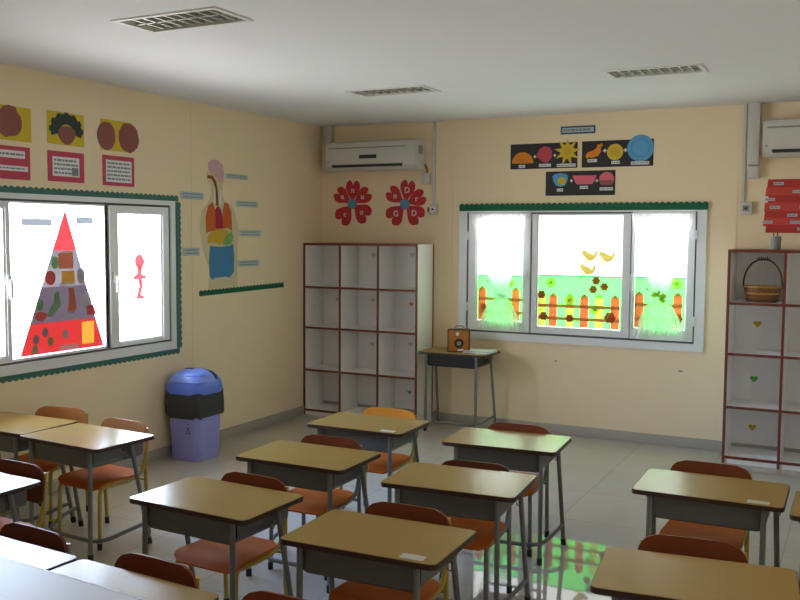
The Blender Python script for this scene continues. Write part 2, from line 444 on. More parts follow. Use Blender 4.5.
ceiling_light(LIGHTS[0], 'unlit louvred ceiling light nearest the left window, the largest in the picture')
ceiling_light(LIGHTS[1], 'unlit louvred ceiling light in front of the air conditioner over the tall cubby shelf')
ceiling_light(LIGHTS[2], 'unlit louvred ceiling light out from the three black picture cards')

# ------------------------------------------------------------------ air conditioners, trunking, sockets
def air_con(x0, x1, z0, z1, label):
    t = thing('air_conditioner', label, 'air conditioner', ((x0+x1)/2, -.1, z0), 'split air conditioners on the back wall')
    prof = [(-.001, z0+.02), (-.05, z0), (-.15, z0+.003), (-.192, z0+.035), (-.203, z0+.12), (-.203, z1-.035), (-.19, z1-.012), (-.15, z1), (-.001, z1)]
    bm = NB(); n = len(prof)
    loft(bm, [[(x, y, z) for y, z in [(p[0], z0+(p[1]-z0)) for p in prof]] for x in (x0, x1)])
    body = part('body', bm, M['ac'], t)
    bm = NB(); box(bm, (x0+.03, -.2055, z1-.066), (x1-.09, -.20, z1-.055)); part('seam', bm, M['acgrey'], t)
    bm = NB()
    prism(bm, [(x0+.07, z0+.028), (x1-.13, z0+.028), (x1-.12, z0+.05), (x0+.06, z0+.05)], 'back', .17, .2045); part('air_outlet', bm, M['acdark'], t)
    bm = NB(); box(bm, (x0+.06, -.207, z0+.052), (x1-.12, -.199, z0+.062)); part('flap', bm, M['ac'], t)
    mx = (x0+x1)/2-.015
    bm = NB(); box(bm, (mx-.085, -.206, z0+.10), (mx+.085, -.2025, z0+.132), .001); part('display_panel', bm, M['acdark'], t)
    bm = NB(); box(bm, (x1-.0005, -.14, z0+.13), (x1+.003, -.06, z1-.05)); part('side_grille', bm, M['acgrey'], t)
    bm = NB(); box(bm, (x0+.02, -.2045, z0+.068), (x0+.035, -.2025, z0+.083)); part('indicator', bm, M['acgrey'], t)
air_con(.165, 1.05, 2.185, 2.44, 'white wall air conditioner above the tall cubby shelf in the corner')
air_con(3.80, 4.68, 2.195, 2.462, 'white wall air conditioner above the red word poster, cut by the picture edge')
bm = NB(); box(bm, (.055, -.06, 2.18), (.135, -.0005, 2.5985), .004); single('pipe_trunking', bm, M['conduit'], 'pale square trunking running from ceiling down beside the corner air conditioner', 'trunking')
bm = NB(); box(bm, (3.685, -.07, 2.15), (3.765, -.0005, 2.5985), .004); single('pipe_trunking', bm, M['conduit'], 'wide white trunking dropping from ceiling beside the right-hand air conditioner', 'trunking')
bm = NB(); box(bm, (1.128, -.018, 1.893), (1.152, -.0005, 2.5985), .003); single('cable_conduit', bm, M['conduit'], 'thin pale conduit running from ceiling to socket right of the crimson flowers', 'conduit')
bm = NB(); box(bm, (3.645, -.018, 1.886), (3.67, -.0005, 2.5985), .003); single('cable_conduit', bm, M['conduit'], 'thin pale conduit left of the wide trunking, near the right shelf', 'conduit')
def socket(x0, x1, z0, z1, label, d=.035, dark=None):
    t = thing('wall_socket', label, 'socket', ((x0+x1)/2, -.01, z0))
    bm = NB(); box(bm, (x0, -d, z0), (x1, -.0005, z1), .004); part('cover', bm, M['conduit'], t)
    cx, cz = (x0+x1)/2, (z0+z1)/2
    bm = NB(); box(bm, (cx-.022, -d-.003, cz-.022), (cx+.022, -d+.001, cz+.022)); 
    part('plug_face', bm, M['fixturewhite' if not dark else 'acgrey'], t)
    bm = NB(); box(bm, (cx-.010, -d-.006, cz-.008), (cx+.010, -d-.0025, cz+.008)); part('switch', bm, M['acdark'], t)
socket(1.105, 1.178, 1.80, 1.890, 'pale wall socket at the foot of the conduit right of crimson flowers')
socket(3.64, 3.728, 1.79, 1.883, 'pale wall socket with dark switch left of the red word poster', dark=True)
bm = NB(); box(bm, (1.028, -.03, 2.064), (1.106, -.0005, 2.16), .004); single('junction_box', bm, M['conduit'], 'small pale junction box under the right end of the corner air conditioner', 'junction box')  # surface junction box, no socket in it
bm = NB(); box(bm, (3.688, -.05, 2.055), (3.765, -.0005, 2.145), .004); jb = single('junction_box', bm, M['conduit'], 'small pale junction box right under the wide white trunking', 'junction box')  # second junction box, also without a socket
bm = NB(); tube(bm, [(1.052, -.01, 2.235), (1.062, -.012, 2.215), (1.074, -.012, 2.19), (1.076, -.014, 2.162)], .006, 8); single('power_cable', bm, M['acdark'], 'short dark cable from corner air conditioner to junction box', 'cable')
bm = NB(); box(bm, (1.084, -.022, 1.822), (1.103, -.0005, 1.862), .003); single('switch_knob', bm, M['darkred'], 'tiny dark red knob left of the socket below the conduit', 'switch')

# ------------------------------------------------------------------ cubby shelves
def heart(cu, cv, s):
    pts = []
    for k in range(28):
        t = 2*pi*k/28
        pts.append((cu + s*.062*16*sin(t)**3/16, cv + s*.0039*(13*cos(t)-5*cos(2*t)-2*cos(3*t)-cos(4*t))))
    return pts
def cubby(x0, cols, depth, label, hearts, w=.3785, top=1.545, fd=.0):
    W = cols*w; e = .018; yb, yf = -.003, -depth
    zs = [.055, .418, .80, 1.163, top]
    t = thing('cubby_shelf', label, 'shelf', (x0+W/2, -depth/2, 0), 'white cubby shelves with red-brown edges')
    bm = NB()
    for k in range(cols+1):
        x = x0+k*w; a = x-e/2 if 0 < k < cols else (x if k == 0 else x-e)
        box(bm, (a, yf+.006, 0), (a+e, yb, top))
    for i, z in enumerate(zs):
        for k in range(cols):
            box(bm, (x0+k*w+(e if k == 0 else e/2), yf+.006, z-e), (x0+(k+1)*w-(e if k == cols-1 else e/2), yb, z))
    box(bm, (x0+e, -.010, .02), (x0+W-e, yb, top-e))
    part('carcass', bm, M['white'], t)
    bm = NB(); box(bm, (x0+e, yf+.012, 0), (x0+W-e, yf+.024, .055-e)); part('kick_board', bm, M['white'], t)
    bm = NB()
    for k in range(cols+1):
        x = x0+k*w; a = x-e/2 if 0 < k < cols else (x if k == 0 else x-e)
        box(bm, (a-.0005, yf, 0), (a+e+.0005, yf+.006, top+.0005))
    for i, z in enumerate(zs):
        for k in range(cols):
            box(bm, (x0+k*w+(e if k == 0 else e/2)+.0005, yf, z-e-.0005), (x0+(k+1)*w-(e if k == cols-1 else e/2)-.0005, yf+.006, z+.0005))
    box(bm, (x0+W-.002, yb-.016, 0), (x0+W+.0012, yb+.002, top)) 
    box(bm, (x0, yf+.006, top), (x0+W, yb, top+.002))
    part('edging', bm, M['cubbyedge'], t)
    for (cx, cz, mt) in hearts:
        bm = NB(); prism(bm, heart(cx, cz, .45 if x0 > 1 else .36), 'back', .0102, .0115); part('heart_sticker', bm, M[mt], t, {'greenp': 'green heart sticker', 'orange': 'orange heart sticker', 'stomach': 'mustard heart sticker', 'fadedgrey': 'faded grey heart sticker', 'gut': 'blue heart sticker'}[mt])
    return t
cubby(.004, 3, .321, 'tall white cubby shelf in the left corner, three columns wide',
      [(.938, 1.45, 'fadedgrey'), (.932, 1.016, 'orange'), (.925, .661, 'fadedgrey'), (.919, .23, 'greenp'), (.549, 1.44, 'fadedgrey'), (.547, 1.036, 'fadedgrey'), (.542, .64, 'fadedgrey'), (.174, 1.03, 'fadedgrey')])
cubby(3.615, 3, .375, 'white cubby shelf on the right holding the wicker basket',
      [(3.789, .985, 'stomach'), (3.778, .573, 'greenp'), (3.779, .208, 'stomach'), (4.16, .985, 'greenp'), (4.16, .6, 'stomach'), (4.16, .21, 'greenp')], top=1.535)

# basket
t = thing('wicker_basket', 'brown wicker basket with a tall arched handle in the right cubby shelf', 'basket', (3.838, -.24, 1.1635))
c = (3.838, -.24, 1.1635); bm = NB()
loft(bm, [[(c[0]+a*cos(2*pi*k/32), c[1]+b*sin(2*pi*k/32), c[2]+z) for k in range(32)] for a, b, z in ((.098, .075, .0), (.108, .082, .03), (.122, .092, .075), (.128, .097, .105), (.118, .087, .105), (.112, .082, .07), (.098, .072, .012))])
part('basket_body', bm, M['wicker'], t)
for z, a, b, mt in ((.062, .122, .092, 'wickerband'), (.108, .127, .096, 'wickerband'), (.015, .105, .080, 'wickerdark')):
    bm = NB(); tube(bm, [(c[0]+a*cos(2*pi*k/36), c[1]+b*sin(2*pi*k/36), c[2]+z+.003*(k % 2)) for k in range(37)], .007, 6); part('woven_band', bm, M[mt], t)
bm = NB(); tube(bm, [(c[0]+.13*cos(pi*k/24), c[1], c[2]+.10+.205*sin(pi*k/24)**.8) for k in range(25)], .006, 8); part('handle', bm, M['wickerdark'], t)
bm = NB()
for k in range(7): tube(bm, [(c[0]-.03+.012*k, c[1]-.008, c[2]+.298), (c[0]-.045+.014*k, c[1]+.01, c[2]+.313+.004*(k % 3))], .004, 6)
part('handle_wrap', bm, M['wickerdark'], t)
# pencil cup
t = thing('pencil_cup', 'grey cup of pencils standing on top of right cubby shelf', 'cup', (3.916, -.24, 1.5373))
bm = NB(); lathe(bm, [(.030, 0), (.033, .01), (.036, .095), (.032, .095), (.028, .012)], (3.916, -.24, 1.5373), 20); part('cup_body', bm, M['greyclay'], t)
for k in range(5):
    a = 1.3*k; bm = NB(); tube(bm, [(3.916+.012*cos(a), -.24+.012*sin(a), 1.552), (3.916+.024*cos(a), -.24+.024*sin(a), 1.635+.010*k)], .004, 6); part('pencil', bm, M['pencil' if k % 2 else 'acdark'], t)

# ------------------------------------------------------------------ student desks
def tube_leg(name, pts, r, m, parent, cap=.035):
    """tube whose last point is on the floor, with a rubber cap as a sub-part"""
    bm = NB(); tube(bm, pts, r, 10); o = part(name, bm, m, parent)
    p = Vector(pts[-1]); d = (Vector(pts[-2])-p).normalized()
    bm = NB(); tube(bm, [p+d*cap, p], r*1.22, 10); part('foot_cap', bm, M['black'], o, 'black rubber cap')
    return o
DZ = .575
def make_desk(dz=DZ, tray='greymetal', label_sticker=False, wear=False):
    t = thing('student_desk', '', 'desk', (0, 0, 0), 'wood-topped student desks')
    w, d = .595, .395
    bm = NB(); prism(bm, rrect(w-.006, d-.006, .025), 'z', dz-.018, dz); part('desk_top', bm, M['wood'], t)
    bm = NB(); ring(bm, rrect(w, d, .028), rrect(w-.005, d-.005, .0255), 'z', dz-.0195, dz-.0012); part('edge_band', bm, M['edge'], t)
    # tray: pressed steel bin, open towards the pupil
    zt, zb = dz-.0185, dz-.118
    o = [(-.232, zt)] + [(-.232+.04-.04*cos(a), zb+.04-.04*sin(a)) for a in [radians(90*k/6) for k in range(7)]] + \
        [(.232-.04+.04*sin(a), zb+.04-.04*cos(a)) for a in [radians(90*k/6) for k in range(7)]] + [(.232, zt)]
    i = [(x*.983, z+.004 if z < zt-.001 else z) for x, z in o]
    bm = NB(); prism(bm, o + i[::-1], 'back', .160, -.165); prism(bm, o, 'back', .160, .156)
    part('tray', bm, M[tray], t)
    for s in (-1, 1):
        tube_leg('leg', [(s*.222, -.172, zt), (s*.224, -.180, 0)], .0115, M['greytube'], t)
        tube_leg('leg', [(s*.250, .065, zt), (s*.266, .172, 0)], .0115, M['greytube'], t)
    bm = NB()
    yl = lambda z: .172-.107*z/zt
    xl = lambda z: .266-.016*z/zt
    pts = [(-xl(.115), yl(.115), .115), (-.255, .06, .105), (-.205, -.105, .066), (.205, -.105, .066), (.255, .06, .105), (xl(.115), yl(.115), .115)]
    tube(bm, smooth_path(pts, .09, 6), .0105, 10); part('footrest', bm, M['greytube'], t)
    for s in (-1, 1):
        bm = NB(); tube(bm, smooth_path([(s*.234, .02, zt-.03), (s*.272, .02, zt-.035), (s*.272, .02, zt-.075), (s*.250, .02, zt-.075), (s*.250, .02, zt-.062)], .015, 4), .0028, 6); part('bag_hook', bm, M['greytube'], t)
    if label_sticker:
        bm = NB(); prism(bm, rrect(.085, .045, .006, 3, .20, -.155), 'z', dz, dz+.0008); part('name_sticker', bm, M['sticker'], t, 'worn cream sticker on the front corner')
    return t
desk0 = make_desk(); desk1 = make_desk(label_sticker=True)
D = {  # name: x, y, rot, proto, label
 'a1': (2.208, -4.351, -.039, 0, 'student desk standing alone nearest the blue bin, white glare on its corner'),
 'a2': (2.148, -3.576, .008, 0, 'student desk behind the one with glare, second from tall cubby shelf'),
 'a3': (2.036, -2.782, .014, 1, 'student desk nearest the tall cubby shelf, bright orange chair behind it'),
 'm2': (2.872, -2.806, .076, 0, 'student desk with green window light on top, nearest the curtained window'),
 'm1': (2.962, -3.636, .076, 0, 'student desk directly in front of the green-lit desk'),
 'f': (3.007, -4.456, .027, 1, 'front centre student desk with a worn sticker on its near corner'),
 'right': (3.95, -3.246, .012, 1, 'student desk nearest the shelf with wicker basket, worn sticker on corner'),
 'r2': (4.067, -4.357, .11, 0, 'front student desk on the right, cut by the bottom edge'),
 'r3': (4.571, -3.327, 0, 0, 'student desk at the right edge beside the basket shelf, only a corner visible'),
 'l1': (.912, -3.778, -.07, 0, 'student desk with two yellow chairs by the left window, nearer the blue bin'),
 'l0': (.304, -3.729, 0, 0, 'student desk pushed against wall under the left window'),
 'l2': (1.11, -4.70, -.04, 0, 'pale glaring student desk at the left edge, middle of three rows'),
 'b1': (1.943, -5.292, -.06, 0, 'pale glaring student desk in bottom left corner, dark chair behind it'),
 'b2': (2.552, -5.332, -.06, 0, 'pale student desk at bottom left, red-brown chair with yellow frame behind it'),
}
used = set()
for k, (x, y, rz, p, lab) in D.items():
    proto = (desk0, desk1)[p]
    if p not in used:
        used.add(p); proto.location = (x, y, 0); proto.rotation_euler = (0, 0, rz); proto['label'] = lab
    else: dup(proto, (x, y, 0), rz, lab)

# desk by the window with a dark tray
sd = make_desk(.662, 'navytray'); sd.location = (1.493, -.238, 0); sd['label'] = 'taller desk with navy tray against back wall beside the tall cubby shelf'

# ------------------------------------------------------------------ chairs
def make_chair():
    t = thing('school_chair', '', 'chair', (0, 0, 0), 'moulded plywood school chairs')
    R = .0105
    def seat(u, v):
        # v: front 0 .. back 1
        q = .045; dd = .31; y = -.155 + dd*v
        edge = min(v, 1-v)*dd
        hw = .172 - (q - math.sqrt(max(0, q*q-(q-edge)**2)) if edge < q else 0) - .012*v
        x = (2*u-1)*hw
        z = .338 - .010*(1-(2*u-1)**2)*sin(pi*v) - (.028*((.22-v)/.22)**2 if v < .22 else 0) + .006*max(0, v-.8)/.2
        return (x, y, z)
    bm = NB(); sheet(bm, 14, 16, seat, .011); part('seat', bm, M['plyseatlit'], t)
    def back(u, v):
        z0, z1 = .445, .606; h = z1-z0; q = .07; qb = .03
        hw = .180
        if (1-v)*h < q: hw -= q - math.sqrt(max(0, q*q-(q-(1-v)*h)**2))
        if v*h < qb: hw -= qb - math.sqrt(max(0, qb*qb-(qb-v*h)**2))
        x = (2*u-1)*hw; z = z0+h*v
        return (x, .158 + .10*(z-.445) + .012*(1-(x/.18)**2), z)
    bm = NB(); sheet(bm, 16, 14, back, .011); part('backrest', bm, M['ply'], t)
    for s in (-1, 1):
        x = s*.158
        tube_leg('leg', [(x*.96, -.125, .300), (x*.98, -.132, .27), (x, -.140, 0)], R, M['yellow'], t)
        bm = NB(); tube(bm, smooth_path([(x*.96, -.125, .298), (x*.96, -.115, .317), (x, -.07, .317), (x, .06, .317), (x*1.02, .145, .335), (x*1.03, .176, .42)], .05, 5), R, 10); part('seat_rail', bm, M['yellow'], t)
        bm = NB(); tube(bm, smooth_path([(x*1.03, .186, .578), (x*1.03, .176, .42), (x*1.03, .172, .33)], .05, 4), R, 10); part('back_post', bm, M['yellow'], t)
        tube_leg('leg', [(x*1.03, .172, .332), (x*1.04, .186, 0)], R, M['yellow'], t)
    bm = NB(); tube(bm, [(-.155, -.06, .312), (.155, -.06, .312)], .008, 8); part('stretcher', bm, M['yellow'], t)
    bm = NB(); tube(bm, [(-.163, .174, .30), (.163, .174, .30)], .008, 8); part('stretcher', bm, M['yellow'], t)
    return t
GREY = {'leg': 'greytube', 'seat_rail': 'greytube', 'back_post': 'greytube', 'stretcher': 'greytube'}
def backm(n): return {'backrest': n}
C = [  # x, y of backrest, rot, label, repaint
 (2.215, -4.118, -.05, 'red-brown chair with yellow frame at the desk with white glare', {}),
 (2.115, -3.325, .03, 'red-brown chair with grey frame at second desk from tall cubby shelf', GREY),
 (2.025, -2.515, .02, 'bright orange chair at the desk nearest tall cubby shelf', backm('plyorange')),
 (2.985, -4.200, .02, 'red-brown chair with yellow frame at the front centre desk', {}),
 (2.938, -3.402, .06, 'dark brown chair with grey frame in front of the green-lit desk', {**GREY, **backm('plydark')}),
 (2.848, -2.575, .06, 'red-brown chair with grey frame at the green-lit desk under the back window', GREY),
 (3.905, -2.965, .01, 'red-brown chair with yellow frame at the desk nearest basket shelf', {}),
 (4.010, -4.085, .08, 'red-brown chair with yellow frame at the front desk on the right', {}),
 (.905, -3.508, -.08, 'orange chair with yellow frame near the blue bin, by the left window', backm('plylight')),
 (.325, -3.41, .17, 'light orange chair with yellow frame closest to the left window wall', backm('plylight')),
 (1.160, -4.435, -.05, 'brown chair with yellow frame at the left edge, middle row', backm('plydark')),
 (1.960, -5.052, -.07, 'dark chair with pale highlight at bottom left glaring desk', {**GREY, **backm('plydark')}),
 (2.545, -5.090, -.07, 'red-brown chair with yellow frame at the bottom left', {}),
 (3.095, -5.150, -.02, 'chair at the bottom edge with only its top showing', {}),
 (4.560, -3.060, .0, 'chair tucked behind the desk at the right edge', {}),
]
chair0 = make_chair()
for k, (x, y, rz, lab, rp) in reversed(list(enumerate(C))):
    o = chair0 if k == 0 else dup(chair0, (0, 0, 0), 0)
    o.location = (x + .168*sin(rz), y - .168*cos(rz), 0); o.rotation_euler = (0, 0, rz); o['label'] = lab
    if k == 4: o.scale = (1, 1, .975)
    if rp: repaint(o, rp)

# front table, bottom left corner
rz = -.079; far = Vector((2.357, -5.508, 0)); ux = Vector((cos(rz), sin(rz), 0)); uy = Vector((-sin(rz), cos(rz), 0))
tw, td, tz = 1.25, .62, .72
t = thing('teacher_table', 'pale grey table at the bottom left corner, in front of all student desks', 'table', (0, 0, 0))
bm = NB(); prism(bm, rrect(tw-.006, td-.006, .02), 'z', tz-.026, tz); part('table_top', bm, M['tabletop'], t)
bm = NB(); ring(bm, rrect(tw, td, .022), rrect(tw-.006, td-.006, .02), 'z', tz-.027, tz+.0005); part('edge_band', bm, M['edgeglint_knob'], t)  # white strip puts the bright highlight along the table edge into colour
for sx in (-1, 1):
    for sy in (-1, 1): tube_leg('leg', [(sx*(tw/2-.06), sy*(td/2-.10), tz-.026), (sx*(tw/2-.06), sy*(td/2-.10), 0)], .018, M['greytube'], t)
bm = NB()
for sx in (-1, 1): box(bm, (sx*(tw/2-.06)-.01, -td/2+.10, tz-.066), (sx*(tw/2-.06)+.01, td/2-.10, tz-.026))
box(bm, (-tw/2+.06, -td/2+.09, tz-.066), (tw/2-.06, -td/2+.11, tz-.026)); box(bm, (-tw/2+.06, td/2-.11, tz-.066), (tw/2-.06, td/2-.09, tz-.026))
part('apron', bm, M['greymetal'], t)
t.location = far + ux*(.645-tw/2) - uy*(td/2); t.rotation_euler = (0, 0, rz)

# ------------------------------------------------------------------ swing bin
bx, by = .18, -2.03
t = thing('swing_bin', 'lavender plastic bin with blue swing lid and black liner by left wall', 'bin', (bx, by, 0))
def rr(w, r, z, d=None): return [(bx+u, by+v, z) for u, v in rrect(w, d or w, r, 6)]
bm = NB(); loft(bm, [rr(.25, .04, 0), rr(.26, .045, .012), rr(.298, .05, .47)]); part('bin_body', bm, M['binlav'], t)
bm = NB()
rings_ = []
random.seed(11)
for z, w in ((.315, .312), (.33, .324), (.40, .324), (.46, .318), (.495, .312)):
    ring_ = []
    for i, (u, v) in enumerate(rrect(w, w, .05, 8)):
        kx = 1+.012*sin(i*2.1+z*30)+.01*random.uniform(-1, 1)
        ring_.append((bx+u*kx, by+v*kx, z+(.010*sin(i*.9) if z < .32 else 0)))
    rings_.append(ring_)
loft(bm, rings_, False); part('bin_liner', bm, M['bag'], t)
def dome(a, t, off=0.):
    # t 0 rim .. 1 crown
    w_, z = [(.166, .490), (.167, .530), (.160, .565), (.143, .600), (.110, .628), (.060, .645), (.004, .650)][0], 0
    prof = [(.163, .480), (.167, .500), (.166, .535), (.158, .568), (.140, .602), (.108, .630), (.062, .646), (.002, .651)]
    q = t*(len(prof)-1); i0 = min(int(q), len(prof)-2); f_ = q-i0
    r = prof[i0][0]*(1-f_)+prof[i0+1][0]*f_; z = prof[i0][1]*(1-f_)+prof[i0+1][1]*f_
    n_ = 4.5-2.4*t; k_ = (abs(cos(a))**n_+abs(sin(a))**n_)**(-1/n_)
    rr_ = (r+off*(1-t*.6))*k_
    return (bx+rr_*cos(a), by+rr_*sin(a), z+off*.8*t)
bm = NB(); loft(bm, [[dome(2*pi*k/48, t_/14) for k in range(48)] for t_ in range(15)]); lid = part('lid', bm, M['binblue'], t)
bm = NB(); sheet(bm, 18, 12, lambda u, v: dome(radians(-128+140*u), .42+.54*v, .006), .005); part('flap', bm, M['binflap'], lid)
bm = NB(); sheet(bm, 6, 12, lambda u, v: dome(radians(14+16*u*sin(pi*(.15+.7*v))), .46+.42*v, .002), .004); part('flap_gap', bm, M['acdark'], lid)
bm = NB(); sheet(bm, 10, 3, lambda u, v: dome(radians(-80+60*u), .60+.05*v, .011), .003); part('flap_ridge', bm, M['binblue'], lid)
bm = NB()
for k, (dx, w_) in enumerate(((0, .016), (.022, .010), (.038, .018))): box(bm, (bx-.03+dx, by-.075+.3*dx, .655), (bx-.03+dx+w_, by-.048+.3*dx, .659))
part('logo', bm, M['darkred'], lid)
bm = NB()
for p0, p1 in (((.03, .20), (.065, .20)), ((.065, .20), (.05, .25)), ((.05, .25), (.03, .20)), ((.045, .265), (.06, .275))):
    tube(bm, [(bx+p0[0], by-.137-(p0[1]-.2)*.045, p0[1]), (bx+p1[0], by-.137-(p1[1]-.2)*.045, p1[1])], .003, 6)
part('emblem', bm, M['navy'], t)

# ------------------------------------------------------------------ box and papers on the tall desk
x0, y0, z0 = 1.408, -.315, .6625
t = thing('wooden_box', 'small orange wooden box with round dark opening on the taller desk', 'box', (x0+.09, y0+.06, z0))
bm = NB(); box(bm, (x0, y0, z0), (x0+.178, y0+.13, z0+.185), .004); part('box_body', bm, M['boxorange'], t)
bm = NB()
for a in (x0-.003, x0+.172): box(bm, (a, y0-.004, z0), (a+.009, y0+.002, z0+.187))
box(bm, (x0-.003, y0-.004, z0+.181), (x0+.181, y0+.002, z0+.189)); box(bm, (x0-.003, y0-.004, z0), (x0+.181, y0+.002, z0+.008))
part('trim', bm, M['edge'], t)
def disc_y(cx, cz, r, ya, yb, n=20):
    b = NB(); prism(b, disc(cx, cz, r, n=n), 'back', -ya, -yb); return b
part('opening', disc_y(x0+.093, z0+.072, .040, y0+.001, y0-.006), M['edge'], t)
part('opening_centre', disc_y(x0+.093, z0+.072, .018, y0-.005, y0-.009), M['acgrey'], t)
part('knob', disc_y(x0+.080, z0+.150, .013, y0+.001, y0-.016), M['edgeglint_knob'], t, 'white round knob')
bm = NB(); prism(bm, [(x0+.075, z0+.012), (x0+.12, z0+.010), (x0+.135, z0+.026), (x0+.085, z0+.022)], 'back', -y0-.001, -y0+.005); part('tag', bm, M['paper'], t)
bm = NB(); box(bm, (x0+.045, y0+.04, z0+.1845), (x0+.135, y0+.09, z0+.197), .003)
tube(bm, smooth_path([(x0+.055, y0+.065, z0+.19), (x0+.06, y0+.065, z0+.212), (x0+.12, y0+.065, z0+.212), (x0+.125, y0+.065, z0+.19)], .015, 4), .006, 8); part('handle', bm, M['acgrey'], t)
t.rotation_euler = (0, 0, radians(19))
for k in range(5):
    bm = NB(); prism(bm, rect(-.115, -.085, .115, .085), 'z', 0, .003)
    bmesh.ops.rotate(bm, verts=bm.verts, cent=(0, 0, 0), matrix=Matrix.Rotation(radians(-4+3.1*k-(k == 2)*7), 3, 'Z'))
    bmesh.ops.translate(bm, verts=bm.verts, vec=(1.675+.004*(k % 2), -.235+.003*k, .6625+.0032*k))
    single('paper_booklet', bm, M['paper' if k != 3 else 'palelabel'], 'thin booklet in the pile beside the orange wooden box' if k not in (3, 4) else ('pale blue booklet under the top one beside the orange box' if k == 3 else 'white booklet on top of the pile beside the orange box'), 'booklet', 'booklets beside the orange box')

# ------------------------------------------------------------------ left wall papers
def ink_lines(u0, v0, u1, v1, n, ax, d, th=.0008, frac=.45):
    bm = NB(); hh = (v1-v0)/n; random.seed(int(abs(u0*1000)))
    for k in range(n):
        a = v1-hh*(k+.5); u = u0
        while u < u1-.01:
            w_ = min(random.uniform(.012, .04)*(1 if u1-u0 > .1 else .6), u1-u)
            prism(bm, rect(u, a-hh*frac/2, u+w_, a+hh*frac/2), ax, d, d+th); u += w_+.006
    return bm
def jag(cu, cv, ru, rv, amp, n=26, seed=1):
    random.seed(seed)
    return [(cu+(ru*(1+amp*random.uniform(-1, 1)))*cos(2*pi*k/n), cv+(rv*(1+amp*random.uniform(-1, 1)))*sin(2*pi*k/n)) for k in range(n)]
def picture(y0_, z0_, y1_, z1_, label):
    t = thing('face_picture', label, 'picture', (.002, (y0_+y1_)/2, z0_), 'yellow face pictures over the left window')
    bm = NB(); prism(bm, rect(y0_, z0_, y1_, z1_), 'left', .0005, .002); part('backing', bm, M['yellowp'], t)
    return t
t = picture(-3.60, 2.165, -3.295, 2.365, 'yellow picture with brown face at the left edge above window')
bm = NB(); prism(bm, jag(-3.455, 2.268, .095, .085, .09, 24, 3), 'left', .002, .004); part('face', bm, M['brownface'], t)
bm = NB(); prism(bm, jag(-3.455, 2.345, .05, .022, .2, 16, 5), 'left', .004, .006); part('hair', bm, M['brownface'], t)
t = picture(-3.175, 2.172, -2.876, 2.373, 'yellow picture of a brown face with dark feathered hair above window')
bm = NB()
for k in range(15):
    a = radians(-12+204*k/14); r0, r1 = .055, .125+.012*(k % 2)
    p0 = (-3.022+r0*cos(a), 2.262+r0*.7*sin(a)); p1 = (-3.022+r1*cos(a), 2.262+r1*.82*sin(a)); nn = (-sin(a)*.016, cos(a)*.016)
    prism(bm, [(p0[0]-nn[0]*.6, p0[1]-nn[1]*.6), (p1[0]-nn[0], p1[1]-nn[1]), (p1[0]+nn[0], p1[1]+nn[1]), (p0[0]+nn[0]*.6, p0[1]+nn[1]*.6)], 'left', .002, .0035+.0002*k)
part('feather_hair', bm, M['feather'], t)
bm = NB(); prism(bm, [(-3.022+.072*cos(a)*(1-.25*max(0, -sin(a))), 2.245+(.045 if sin(a) > 0 else .07)*sin(a)) for a in [2*pi*k/24 for k in range(24)]], 'left', .002, .0075); part('face', bm, M['brownface'], t)
t = picture(-2.735, 2.17, -2.448, 2.372, 'yellow picture with two round brown faces side by side above window')
bm = NB(); prism(bm, jag(-2.683, 2.264, .082, .092, .03, 30, 8), 'left', .002, .004); part('face', bm, M['brownface'], t)
bm = NB(); prism(bm, jag(-2.478, 2.268, .096, .1, .05, 30, 9), 'left', .002, .0043); part('face', bm, M['brownface'], t)
def caption(y0_, z0_, y1_, z1_, whites, label):
    t = thing('caption_card', label, 'caption card', (.002, (y0_+y1_)/2, z0_), 'pink caption cards under the face pictures')
    bm = NB(); prism(bm, rect(y0_, z0_, y1_, z1_), 'left', .0005, .002); part('backing', bm, M['pink'], t)
    for (a, b, c_, d_, n) in whites:
        bm = NB(); prism(bm, rect(a, b, c_, d_), 'left', .002, .003); w = part('paper', bm, M['paper'], t)
        part('writing', ink_lines(a+.012, b+.008, c_-.012, d_-.008, n, 'left', .003), M['ink'], w)
    return t
caption(-3.60, 1.938, -3.308, 2.132, [(-3.58, 2.063, -3.346, 2.107, 1), (-3.58, 1.987, -3.326, 2.018, 1)], 'pink card with two white text strips at left edge above window')
t = caption(-3.176, 1.943, -2.881, 2.131, [(-3.138, 1.977, -2.922, 2.097, 4)], 'pink caption card below the picture with dark feathered hair')
bm = NB(); prism(bm, rect(-2.985, 1.985, -2.932, 2.035), 'left', .0035, .0045); part('stamp', bm, M['ink'], t)
caption(-2.723, 1.94, -2.430, 2.139, [(-2.692, 1.964, -2.456, 2.109, 5)], 'pink caption card below the picture of two faces')

# scalloped borders
def scallop(u0, v0, u1, v1, side, ax, mt, label, name='border_strip', pitch=.045, d0=.0005, group='scalloped paper borders', low=.018):
    """strip from (u0,v0) to (u1,v1) centre line, scallops on the side (+1 left of travel)"""
    L = math.hypot(u1-u0, v1-v0); n = max(2, round(L/pitch)); tx, ty = (u1-u0)/L, (v1-v0)/L; nx, ny = -ty*side, tx*side
    top = []
    for k in range(n):
        for j in range(6):
            s = L*(k+j/6)/n; h_ = .015+.012*sin(pi*j/6)
            top.append((u0+tx*s+nx*h_, v0+ty*s+ny*h_))
    top.append((u1+nx*.015, v1+ny*.015))
    bot = [(u1-nx*low, v1-ny*low), (u0-nx*low, v0-ny*low)]
    bm = NB(); prism(bm, top+bot, ax, d0, d0+.003)
    return single(name, bm, M[mt], label, 'border strip', group)
scallop(-4.10, 1.874, -1.983, 1.874, 1, 'left', 'borderteal', 'teal scalloped paper border along the top of the left window')
scallop(-2.008, 1.852, -2.008, .79, 1, 'left', 'borderteal', 'teal scalloped paper border down the right side of left window', d0=.0225, low=.03)
scallop(-1.983, .768, -4.10, .768, 1, 'left', 'borderteal', 'teal scalloped paper border along the bottom of left window')
scallop(-.628, 1.184, -1.755, 1.169, -1, 'left', 'bordergreen', 'green scalloped paper strip under the body chart')
